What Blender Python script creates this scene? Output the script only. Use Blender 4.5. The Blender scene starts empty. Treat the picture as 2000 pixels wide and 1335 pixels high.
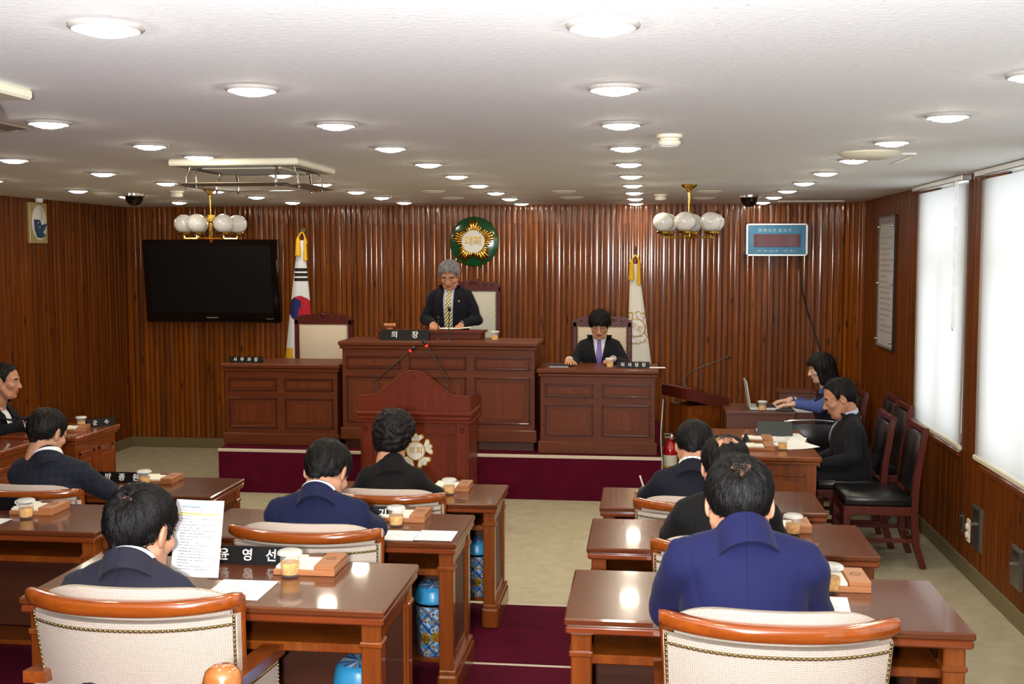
import bpy, bmesh, math, random
import numpy as np
from mathutils import Vector, Matrix, Euler
PI = math.pi
random.seed(7); np.random.seed(7)
scn = bpy.context.scene
COL = scn.collection

# ------------------------------------------------------------------ camera
F_PX, VX, VY, CAM_Z = 2200.0, 1262.0, 500.0, 1.93
PITCH = math.atan((667.5 - VY) / F_PX)
YAW = math.atan((VX - 1000) * math.cos(PITCH) / F_PX)
cam_d = bpy.data.cameras.new('camera')
cam_d.sensor_width = 36.0
cam_d.lens = 36.0 * F_PX / 2000.0
cam_d.clip_start = 0.05
cam = bpy.data.objects.new('camera', cam_d)
COL.objects.link(cam)
cam.location = (0, 0, CAM_Z)
cam.rotation_euler = (PI / 2 - PITCH, 0, YAW)
scn.camera = cam

# ------------------------------------------------------------------ world (overcast daylight outside the windows)
w = bpy.data.worlds.new('overcast_sky'); scn.world = w
w.use_nodes = True
w.node_tree.nodes['Background'].inputs[0].default_value = (0.93, 0.97, 1.0, 1)
w.node_tree.nodes['Background'].inputs[1].default_value = 2.0

# ------------------------------------------------------------------ the photographer's flash, mounted on the camera
FLASH, TILT = 1040, 42
fl = bpy.data.lights.new('camera_flash', 'SPOT')
fl.energy = FLASH; fl.shadow_soft_size = 0.05; fl.color = (0.98, 0.99, 1.0)
fl.spot_size = math.radians(170); fl.spot_blend = 1.0
flo = bpy.data.objects.new('camera_flash', fl); COL.objects.link(flo)
flo.location = (-0.13, -0.02, CAM_Z - 0.02)
flo.rotation_euler = (PI / 2 + math.radians(TILT), 0, YAW)

scn.view_settings.view_transform = 'Standard'
scn.view_settings.look = 'None'
scn.view_settings.exposure = 0.07
scn.view_settings.gamma = 1.0
scn.view_settings.use_curve_mapping = False
try:
    scn.cycles.max_bounces = 6; scn.cycles.diffuse_bounces = 3; scn.cycles.glossy_bounces = 3
    scn.cycles.transmission_bounces = 6; scn.cycles.transparent_max_bounces = 6
    scn.cycles.caustics_reflective = False; scn.cycles.caustics_refractive = False
    scn.cycles.sample_clamp_indirect = 6.0
except Exception:
    pass
DOWNLIGHT = 85.0

# ------------------------------------------------------------------ materials
MATS = {}
def srgb(r, g, b):
    f = lambda c: (c / 255 / 12.92) if c / 255 <= 0.04045 else ((c / 255 + 0.055) / 1.055) ** 2.4
    return (f(r), f(g), f(b), 1)
class NT:
    def __init__(s, name):
        s.m = bpy.data.materials.new(name); s.m.use_nodes = True
        s.t = s.m.node_tree; s.b = s.t.nodes['Principled BSDF']; s.out = s.t.nodes['Material Output']
    def n(s, typ, **kw):
        nd = s.t.nodes.new(typ)
        for k, v in kw.items():
            if k in nd.inputs.keys() if isinstance(k, str) else False: nd.inputs[k].default_value = v
            else: setattr(nd, k, v)
        return nd
    def l(s, a, b): s.t.links.new(a, b)
    def coords(s, scale=(1, 1, 1), rnd=True):
        tc = s.n('ShaderNodeTexCoord'); mp = s.n('ShaderNodeMapping'); mp.inputs['Scale'].default_value = scale
        if rnd:
            oi = s.n('ShaderNodeObjectInfo'); ad = s.n('ShaderNodeVectorMath', operation='ADD')
            ml = s.n('ShaderNodeMath', operation='MULTIPLY'); ml.inputs[1].default_value = 23.0
            s.l(oi.outputs['Random'], ml.inputs[0]); s.l(tc.outputs['Object'], ad.inputs[0]); s.l(ml.outputs[0], ad.inputs[1])
            s.l(ad.outputs[0], mp.inputs['Vector'])
        else: s.l(tc.outputs['Object'], mp.inputs['Vector'])
        return mp.outputs[0]
    def noise(s, vec, scale=5, detail=4, rough=0.55, dist=0):
        nd = s.n('ShaderNodeTexNoise'); nd.inputs['Scale'].default_value = scale; nd.inputs['Detail'].default_value = detail
        nd.inputs['Roughness'].default_value = rough; nd.inputs['Distortion'].default_value = dist
        if vec is not None: s.l(vec, nd.inputs['Vector'])
        return nd.outputs['Fac']
    def ramp(s, fac, stops):
        r = s.n('ShaderNodeValToRGB'); e = r.color_ramp.elements
        while len(e) < len(stops): e.new(0.5)
        for i, (p, c) in enumerate(stops): e[i].position = p; e[i].color = c
        s.l(fac, r.inputs[0]); return r.outputs[0]
    def math(s, op, a, b=0.0, c=None):
        m = s.n('ShaderNodeMath', operation=op)
        for i, v in enumerate((a, b, c)):
            if v is None: continue
            if hasattr(v, 'is_linked'): s.l(v, m.inputs[i])
            else: m.inputs[i].default_value = v
        return m.outputs[0]
    def mix(s, fac, a, b, mode='MIX'):
        m = s.n('ShaderNodeMix', data_type='RGBA', blend_type=mode)
        for sock, v in ((m.inputs[0], fac), (m.inputs[6], a), (m.inputs[7], b)):
            if hasattr(v, 'is_linked'): s.l(v, sock)
            else: sock.default_value = v
        return m.outputs[2]
    def bump(s, h, strength=0.2, dist=0.01):
        b = s.n('ShaderNodeBump'); b.inputs['Strength'].default_value = strength; b.inputs['Distance'].default_value = dist
        s.l(h, b.inputs['Height']); s.l(b.outputs[0], s.b.inputs['Normal'])
    def set(s, rough=0.5, metal=0.0, coat=0.0, spec=0.5, color=None, coat_rough=0.05):
        s.b.inputs['Roughness'].default_value = rough; s.b.inputs['Metallic'].default_value = metal
        s.b.inputs['Coat Weight'].default_value = coat; s.b.inputs['Coat Roughness'].default_value = coat_rough
        s.b.inputs['Specular IOR Level'].default_value = spec
        if color is not None:
            if hasattr(color, 'is_linked'): s.l(color, s.b.inputs['Base Color'])
            else: s.b.inputs['Base Color'].default_value = color
        return s.m
def plain(name, col, rough=0.5, metal=0.0, coat=0.0, spec=0.5, bump=None, var=0.0):
    n = NT(name); c = srgb(*col)
    v = n.coords()
    if var:
        f = n.noise(v, 8, 3)
        c2 = tuple(min(1, x * (1 - var)) for x in c[:3]) + (1,)
        n.set(rough, metal, coat, spec, n.ramp(f, [(0.3, c2), (0.7, c)]))
    else: n.set(rough, metal, coat, spec, c)
    if bump: n.bump(n.noise(v, bump[0], 3), bump[1], bump[2] if len(bump) > 2 else 0.003)
    MATS[name] = n.m; return n.m
def wood(name, dark, light, axis=2, rough=0.25, coat=0.6, streak=1.0, knots=False, objvar=0.25, cr=0.05, spec=0.5):
    n = NT(name)
    sc = [26, 26, 26]; sc[axis] = 1.3
    v = n.coords(tuple(sc))
    f1 = n.noise(v, 1.0, 6, 0.6, 0.6)
    sc2 = [110, 110, 110]; sc2[axis] = 2.5
    f2 = n.noise(n.coords(tuple(sc2)), 1.0, 3, 0.6)
    f = n.math('ADD', n.math('MULTIPLY', f1, 0.65), n.math('MULTIPLY', f2, 0.35))
    mid = [(a + b) / 2 for a, b in zip(dark, light)]
    c = n.ramp(f, [(0.32, srgb(*dark)), (0.5, srgb(*mid)), (0.68, srgb(*light))])
    oi = n.n('ShaderNodeObjectInfo')
    hv = n.n('ShaderNodeHueSaturation')
    n.l(n.math('ADD', n.math('MULTIPLY', oi.outputs['Random'], objvar), 1.0 - objvar / 2), hv.inputs['Value'])
    n.l(c, hv.inputs['Color']); c = hv.outputs[0]
    if knots:
        sk = [9, 9, 9]; sk[axis] = 3.0
        vo = n.n('ShaderNodeTexVoronoi'); vo.inputs['Scale'].default_value = 1.0
        n.l(n.coords(tuple(sk)), vo.inputs['Vector'])
        kf = n.ramp(vo.outputs['Distance'], [(0.05, (1, 1, 1, 1)), (0.17, (0, 0, 0, 1))])
        c = n.mix(n.math('MULTIPLY', kf, 0.85), c, srgb(38, 14, 5))
    n.set(rough, 0, coat, spec, c, cr)
    n.bump(f2, 0.12, 0.002)
    MATS[name] = n.m; return n.m

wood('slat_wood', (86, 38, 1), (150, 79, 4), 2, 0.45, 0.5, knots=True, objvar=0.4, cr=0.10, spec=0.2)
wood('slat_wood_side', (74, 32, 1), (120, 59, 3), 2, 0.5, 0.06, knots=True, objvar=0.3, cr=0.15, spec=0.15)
wood('desk_top_wood', (80, 38, 17), (106, 54, 26), 0, 0.25, 0.6, objvar=0.08, cr=0.06, spec=0.3)
wood('desk_wood', (100, 44, 10), (142, 72, 18), 2, 0.3, 0.5, objvar=0.1)
wood('desk_edge_wood', (104, 44, 18), (140, 66, 26), 0, 0.25, 0.7, objvar=0.08)
wood('desk_dark_wood', (64, 30, 14), (86, 42, 20), 0, 0.5, 0.1, objvar=0.08)
wood('counter_wood', (82, 35, 11), (108, 51, 19), 0, 0.45, 0.10, objvar=0.05, cr=0.15, spec=0.25)
wood('counter_panel_wood', (86, 36, 11), (114, 54, 19), 2, 0.45, 0.10, objvar=0.08, cr=0.15, spec=0.25)
wood('podium_wood', (92, 30, 9), (114, 41, 14), 2, 0.4, 0.15, objvar=0.05, cr=0.12, spec=0.3)
wood('rail_wood', (120, 54, 13), (158, 78, 22), 0, 0.2, 0.8, objvar=0.06)
wood('arm_wood', (118, 54, 18), (160, 82, 30), 1, 0.22, 0.7, objvar=0.06)
wood('mahogany', (70, 22, 14), (96, 34, 21), 2, 0.38, 0.2, objvar=0.08, spec=0.3)
wood('memo_wood', (160, 100, 60), (186, 124, 80), 0, 0.4, 0.2, objvar=0.1)
wood('knob_wood', (140, 78, 32), (172, 104, 50), 0, 0.25, 0.6, objvar=0.05)
plain('moulding', (70, 26, 14), 0.3, coat=0.4)

def ceiling_mat():
    n = NT('ceiling_plaster'); v = n.coords(rnd=False)
    f = n.noise(v, 55, 5, 0.6)
    sp = n.n('ShaderNodeTexVoronoi'); sp.inputs['Scale'].default_value = 26; n.l(v, sp.inputs['Vector'])
    k = n.ramp(sp.outputs['Distance'], [(0.03, (1, 1, 1, 1)), (0.11, (0, 0, 0, 1))])
    h = n.math('ADD', n.math('MULTIPLY', f, 0.5), n.math('MULTIPLY', k, 0.9))
    n.set(0.85, 0, 0, 0.25, n.ramp(f, [(0.3, srgb(236, 239, 238)), (0.7, srgb(245, 248, 247))]))
    n.bump(h, 0.35, 0.006); MATS['ceiling'] = n.m
ceiling_mat()
def floor_mat():
    n = NT('floor_linoleum'); v = n.coords(rnd=False)
    f = n.noise(v, 9, 6, 0.65); f2 = n.noise(v, 160, 2, 0.5)
    c = n.ramp(n.math('ADD', n.math('MULTIPLY', f, 0.6), n.math('MULTIPLY', f2, 0.4)),
               [(0.35, srgb(166, 156, 128)), (0.65, srgb(194, 184, 156))])
    n.set(0.5, 0, 0, 0.35, c); n.bump(f2, 0.08, 0.002); MATS['floor'] = n.m
    n = NT('maroon_carpet'); v = n.coords(rnd=False)
    f = n.noise(v, 420, 3, 0.6); f2 = n.noise(v, 6, 3)
    c = n.ramp(n.math('ADD', n.math('MULTIPLY', f, 0.7), n.math('MULTIPLY', f2, 0.3)),
               [(0.35, srgb(62, 5, 23)), (0.7, srgb(104, 16, 44))])
    n.set(0.95, 0, 0, 0.1, c); n.bump(f, 0.6, 0.004); MATS['carpet'] = n.m
floor_mat()
plain('baseboard', (112, 98, 66), 0.5)
plain('nosing', (206, 190, 168), 0.4)
plain('white_plastic', (236, 234, 226), 0.45)
plain('lamp_trim', (172, 167, 160), 0.35)
plain('cream_plastic', (226, 219, 196), 0.45)
plain('grey_plastic', (120, 116, 108), 0.45)
plain('black_plastic', (14, 13, 13), 0.35)
plain('black_gloss', (10, 8, 8), 0.12, coat=0.5)
plain('tv_screen', (16, 16, 15), 0.35, spec=0.3)
plain('plate_black', (9, 7, 7), 0.45, spec=0.25)
plain('letter_white', (235, 235, 230), 0.4)
plain('letter_gold', (205, 165, 70), 0.35)
plain('letter_dark', (22, 22, 24), 0.5)
plain('letter_pale', (190, 205, 190), 0.5)
plain('chrome', (215, 215, 215), 0.15, metal=1.0)
plain('brushed_steel', (150, 148, 145), 0.35, metal=1.0)
plain('aluminium', (225, 225, 225), 0.3, metal=1.0)
plain('brass', (190, 150, 60), 0.18, metal=1.0)
plain('gold', (232, 190, 92), 0.22, metal=1.0)
plain('studs', (176, 150, 92), 0.3, metal=1.0)
plain('stud_tape', (96, 80, 50), 0.8)
plain('globe_glass', (212, 208, 202), 0.12, coat=0.6)
plain('emblem_green', (14, 74, 38), 0.15, coat=0.8)
plain('emblem_white', (228, 226, 220), 0.4)
plain('petal_gold', (186, 138, 30), 0.45)
plain('flag_white', (226, 226, 230), 0.8, bump=(90, 0.1))
plain('flag_cream', (232, 228, 214), 0.8, bump=(90, 0.1))
plain('flag_red', (178, 20, 40), 0.8); plain('flag_blue', (24, 26, 92), 0.8); plain('flag_black', (16, 16, 18), 0.8)
plain('flag_gold', (226, 176, 24), 0.6, bump=(200, 0.4))
plain('black_leather', (20, 19, 20), 0.32, bump=(160, 0.25, 0.002))
plain('tufted_leather', (196, 190, 172), 0.5, bump=(60, 0.15))
plain('beige_cloth', (208, 190, 168), 0.85, bump=(240, 0.3))
plain('timer_blue', (38, 116, 156), 0.25, coat=0.5)
plain('timer_window', (92, 44, 52), 0.1, coat=0.8)
plain('plaque_gold', (206, 184, 128), 0.35, metal=0.5)
plain('plaque_white', (222, 220, 208), 0.4)
plain('plaque_blue', (34, 70, 100), 0.4)
plain('ext_red', (166, 16, 22), 0.2, coat=0.6)
plain('ext_label', (206, 200, 180), 0.5)
plain('bin_blue', (58, 160, 214), 0.35, coat=0.3)
plain('paper', (240, 240, 242), 0.7)
plain('paper_cream', (238, 236, 220), 0.7)
plain('binder_green', (38, 48, 44), 0.45)
plain('laptop_silver', (200, 202, 204), 0.35)
plain('box_brown', (96, 52, 34), 0.45)
plain('laptop_desk_brown', (92, 50, 36), 0.35, coat=0.2)
plain('mic_grey', (52, 46, 44), 0.4)
plain('cushion_white', (214, 206, 188), 0.8)
plain('red_ring', (255, 40, 30), 0.4)
plain('vane', (110, 98, 86), 0.4)
plain('mirror_dome', (60, 56, 54), 0.08, metal=0.9)
def emis(name, col, s):
    n = NT(name); n.set(0.5, color=srgb(*col)); n.b.inputs['Emission Color'].default_value = srgb(*col)
    n.b.inputs['Emission Strength'].default_value = s; MATS[name] = n.m
emis('lamp_glow', (255, 244, 220), DOWNLIGHT)
emis('mic_led', (255, 30, 20), 4.0)
def clear(name, col, alpha, rough=0.05, spec=0.5):
    n = NT(name); n.set(rough, 0, 0, spec, col); n.b.inputs['Alpha'].default_value = alpha; MATS[name] = n.m
def glassy():
    clear('glass', (0.92, 0.95, 0.93, 1), 0.10, 0.04, 0.9); clear('window_glass', (0.9, 0.95, 0.95, 1), 0.06, 0.0)
    clear('cup_lid', srgb(236, 236, 232), 0.62, 0.25); clear('acrylic', (0.8, 0.79, 0.82, 1), 0.22, 0.05, 0.9)
    n = NT('tea'); v = n.coords(); f = n.noise(v, 90, 3)
    n.set(0.1, color=n.ramp(f, [(0.35, srgb(236, 140, 4)), (0.65, srgb(255, 206, 70))])); 
    MATS['tea'] = n.m
    n = NT('blind_fabric'); tr = n.n('ShaderNodeBsdfTranslucent'); df = n.n('ShaderNodeBsdfDiffuse'); mx = n.n('ShaderNodeMixShader')
    tr.inputs[0].default_value = (0.92, 0.94, 0.94, 1); df.inputs[0].default_value = (0.78, 0.79, 0.78, 1); mx.inputs[0].default_value = 0.62
    n.l(df.outputs[0], mx.inputs[1]); n.l(tr.outputs[0], mx.inputs[2]); n.l(mx.outputs[0], n.out.inputs[0]); MATS['blind'] = n.m
glassy()
def weave(name, a, b, s):
    n = NT(name); v = n.coords(rnd=False)
    ck = n.n('ShaderNodeTexWave', wave_type='BANDS', bands_direction='X'); ck.inputs['Scale'].default_value = s; n.l(v, ck.inputs['Vector'])
    c2 = n.n('ShaderNodeTexWave', wave_type='BANDS', bands_direction='Z'); c2.inputs['Scale'].default_value = s; n.l(v, c2.inputs['Vector'])
    f = n.math('MULTIPLY', n.math('ADD', ck.outputs['Fac'], c2.outputs['Fac']), 0.5)
    f = n.math('ADD', f, n.math('MULTIPLY', n.noise(v, 300, 2), 0.15))
    n.set(0.9, 0, 0, 0.2, n.ramp(f, [(0.25, srgb(*a)), (0.75, srgb(*b))])); n.bump(f, 0.4, 0.002); MATS[name] = n.m
weave('chair_fabric', (188, 171, 155), (220, 206, 192), 62)
def stripes_mat(name, a, b, scale, rot, ratio=0.5):
    n = NT(name); tc = n.n('ShaderNodeTexCoord'); mp = n.n('ShaderNodeMapping'); mp.inputs['Rotation'].default_value = rot
    n.l(tc.outputs['Object'], mp.inputs['Vector'])
    wv = n.n('ShaderNodeTexWave', wave_type='BANDS', bands_direction='X'); wv.inputs['Scale'].default_value = scale; n.l(mp.outputs[0], wv.inputs['Vector'])
    n.set(0.6, color=n.ramp(wv.outputs['Fac'], [(ratio - 0.05, srgb(*a)), (ratio + 0.05, srgb(*b))])); MATS[name] = n.m
stripes_mat('tie_yellow', (226, 214, 146), (64, 62, 52), 16, (0, math.radians(35), 0), 0.62)
stripes_mat('tie_purple', (96, 74, 150), (140, 124, 196), 40, (0, math.radians(45), 0))
stripes_mat('tie_grey', (180, 178, 200), (120, 116, 140), 40, (0, math.radians(45), 0))
def plaid():
    n = NT('plaid_print'); tc = n.n('ShaderNodeTexCoord')
    sp = n.n('ShaderNodeSeparateXYZ'); n.l(tc.outputs['UV'], sp.inputs[0])
    u = n.math('ADD', sp.outputs[0], sp.outputs[1]); d = n.math('SUBTRACT', sp.outputs[0], sp.outputs[1])
    def band(x, freq, wdt, off=0.0):
        fr = n.math('FRACT', n.math('ADD', n.math('MULTIPLY', x, freq), off))
        return n.math('LESS_THAN', n.math('ABSOLUTE', n.math('SUBTRACT', fr, 0.5)), wdt)
    c = srgb(70, 160, 222)
    c = n.mix(n.math('MULTIPLY', n.math('MAXIMUM', band(u, 44, 0.05), band(d, 44, 0.05)), 0.5), c, srgb(30, 110, 190))
    c = n.mix(n.math('MULTIPLY', band(u, 15, 0.10), 0.75), c, srgb(228, 236, 246))
    c = n.mix(n.math('MULTIPLY', band(d, 15, 0.10, 0.3), 0.75), c, srgb(228, 236, 246))
    c = n.mix(band(u, 15, 0.09, 0.35), c, srgb(24, 70, 150)); c = n.mix(band(d, 15, 0.07, 0.62), c, srgb(24, 70, 150))
    c = n.mix(n.math('MULTIPLY', band(u, 15, 0.10), band(d, 15, 0.10, 0.3)), c, srgb(48, 22, 50))
    v = n.n('ShaderNodeMapping'); v.inputs['Scale'].default_value = (24, 24, 24); n.l(tc.outputs['UV'], v.inputs['Vector'])
    nz = n.noise(v.outputs[0], 1.0, 4, 0.6, 1.6)
    line = n.math('LESS_THAN', n.math('ABSOLUTE', n.math('SUBTRACT', nz, 0.5)), 0.022)
    c = n.mix(line, c, srgb(176, 140, 40))
    vo = n.n('ShaderNodeTexVoronoi'); vo.inputs['Scale'].default_value = 0.42; n.l(v.outputs[0], vo.inputs['Vector'])
    fl_ = n.math('LESS_THAN', n.math('ADD', vo.outputs['Distance'], n.math('MULTIPLY', nz, 0.25)), 0.36)
    c = n.mix(fl_, c, n.ramp(nz, [(0.42, srgb(110, 84, 20)), (0.55, srgb(206, 160, 40)), (0.62, srgb(170, 70, 20))]))
    n.set(0.35, 0, 0.3, 0.5, c); MATS['plaid'] = n.m
plaid()
def printed(name, bg, ink, lines, density=0.52, mx=(0.12, 0.88), header=None):
    n = NT(name); tc = n.n('ShaderNodeTexCoord'); sp = n.n('ShaderNodeSeparateXYZ'); n.l(tc.outputs['UV'], sp.inputs[0])
    x, y = sp.outputs[0], sp.outputs[1]
    row = n.math('FRACT', n.math('MULTIPLY', y, lines))
    inrow = n.math('LESS_THAN', n.math('ABSOLUTE', n.math('SUBTRACT', row, 0.5)), 0.2)
    mp = n.n('ShaderNodeMapping'); mp.inputs['Scale'].default_value = (70, lines * 3, 1); n.l(tc.outputs['UV'], mp.inputs[0])
    ch = n.math('GREATER_THAN', n.noise(mp.outputs[0], 1.0, 1, 0.5), density - 0.04)
    m3 = n.n('ShaderNodeMapping'); m3.inputs['Scale'].default_value = (2.0, lines, 1); n.l(tc.outputs['UV'], m3.inputs[0])
    wn = n.n('ShaderNodeTexWhiteNoise', noise_dimensions='1D'); n.l(n.math('FLOOR', n.math('MULTIPLY', y, lines)), wn.inputs['W'])
    inx = n.math('MULTIPLY', n.math('GREATER_THAN', x, mx[0]), n.math('LESS_THAN', x, n.math('ADD', n.math('MULTIPLY', wn.outputs[0], 0.55), mx[1] - 0.5)))
    iny = n.math('MULTIPLY', n.math('GREATER_THAN', y, 0.08), n.math('LESS_THAN', y, 0.93))
    f = n.math('MULTIPLY', n.math('MULTIPLY', inrow, ch), n.math('MULTIPLY', inx, iny))
    c = n.mix(n.math('MULTIPLY', f, 0.75), srgb(*bg), srgb(*ink))
    if header:
        for (y0, y1, x0, x1, col) in header:
            h = n.math('MULTIPLY', n.math('MULTIPLY', n.math('GREATER_THAN', y, y0), n.math('LESS_THAN', y, y1)),
                       n.math('MULTIPLY', n.math('GREATER_THAN', x, x0), n.math('LESS_THAN', x, x1)))
            c = n.mix(n.math('MULTIPLY', h, 0.8), c, srgb(*col), 'MULTIPLY')
    n.set(0.7, color=c); MATS[name] = n.m
printed('printed_sheet', (242, 242, 244), (60, 60, 70), 26, header=[(0.9, 0.94, 0.15, 0.85, (170, 200, 250)), (0.80, 0.83, 0.05, 0.9, (250, 236, 90))])
printed('printed_page', (240, 240, 242), (120, 120, 130), 14, 0.55, (0.2, 0.8))
printed('plaque_text', (188, 180, 174), (50, 40, 46), 22, 0.5, (0.06, 0.98))
printed('paper_lined', (240, 240, 236), (170, 170, 170), 16, 0.6)

def suit(name, col, check=None, seam=True, wr=1.0, rough=0.85):
    n = NT(name); v = n.coords(rnd=True); c = srgb(*col)
    f = n.noise(v, 500, 2)
    cc = n.ramp(f, [(0.3, tuple(x * 0.82 for x in c[:3]) + (1,)), (0.7, tuple(min(1, x * 1.12) for x in c[:3]) + (1,))])
    tc = n.n('ShaderNodeTexCoord'); sp = n.n('ShaderNodeSeparateXYZ'); n.l(tc.outputs['Object'], sp.inputs[0])
    if check:
        def ln(x, fr, wd): return n.math('LESS_THAN', n.math('ABSOLUTE', n.math('SUBTRACT', n.math('FRACT', n.math('MULTIPLY', x, fr)), 0.5)), wd)
        k = n.math('MULTIPLY', n.math('ADD', ln(sp.outputs[0], check[1], 0.08), ln(sp.outputs[2], check[1], 0.08)), 0.4)
        cc = n.mix(k, cc, srgb(*check[0]))
    if seam:
        cc = n.mix(n.math('MULTIPLY', n.math('LESS_THAN', n.math('ABSOLUTE', sp.outputs[0]), 0.0016), 0.4), cc, (0, 0, 0, 1))
    n.set(rough, 0, 0, 0.25, cc)
    n.b.inputs['Sheen Weight'].default_value = 0.03
    wn = n.noise(n.coords((1, 1, 0.6)), 11, 2, 0.5, 0.8)
    h = n.math('MULTIPLY', wn, 1.0 * wr)
    if seam:
        ax = n.math('ABSOLUTE', sp.outputs[0])
        s_ = n.math('MULTIPLY', n.math('LESS_THAN', ax, 0.0022), -0.35)
        h = n.math('ADD', h, s_)
    n.bump(h, 0.45, 0.012); MATS[name] = n.m
suit('suit_blue', (21, 24, 68)); suit('suit_black', (13, 12, 13)); suit('suit_navy_dark', (17, 19, 32))
suit('suit_navy', (18, 24, 58)); suit('suit_charcoal', (34, 33, 47)); suit('suit_check', (25, 28, 41), ((42, 44, 58), 28))
suit('suit_clerk', (19, 19, 24)); suit('suit_chair', (10, 11, 24)); suit('suit_left', (10, 10, 20)); suit('suit_grey', (24, 24, 28))
suit('vest_navy', (14, 15, 34)); suit('shirt_blue', (78, 94, 156), seam=False); suit('trousers_dark', (16, 16, 20), seam=False)
suit('woman_black', (12, 10, 11))
plain('shirt_white', (236, 236, 240), 0.8, bump=(30, 0.2, 0.004)); plain('shirt_lilac', (206, 202, 222), 0.8, bump=(30, 0.2, 0.004)); plain('shirt_pale_blue', (196, 202, 230), 0.8)
plain('shoe_black', (14, 13, 13), 0.25)
def skin(name, col):
    n = NT(name); v = n.coords(); f = n.noise(v, 40, 3)
    c = srgb(*col); n.set(0.5, 0, 0, 0.4, n.ramp(f, [(0.3, tuple(x * 0.86 for x in c[:3]) + (1,)), (0.7, c)]))
    n.b.inputs['Subsurface Weight'].default_value = 0.0; MATS[name] = n.m
skin('skin', (206, 150, 118)); skin('skin_tan', (196, 138, 106)); skin('skin_pale', (222, 176, 148))
plain('lip', (150, 82, 70), 0.5); plain('eye_white', (224, 216, 208), 0.2); plain('iris', (22, 14, 10), 0.15); plain('brow', (30, 22, 20), 0.8)
def hair(name, col, hi):
    n = NT(name); v = n.coords((140, 140, 30)); f = n.noise(v, 1.0, 3)
    n.set(0.5, 0, 0, 0.22, n.ramp(f, [(0.35, srgb(*col)), (0.7, srgb(*hi))])); n.bump(f, 0.5, 0.004); MATS[name] = n.m
hair('hair_black', (9, 7, 7), (20, 16, 16)); hair('hair_brown', (13, 9, 9), (28, 20, 19)); hair('hair_grey', (62, 60, 62), (176, 172, 172))

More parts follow.
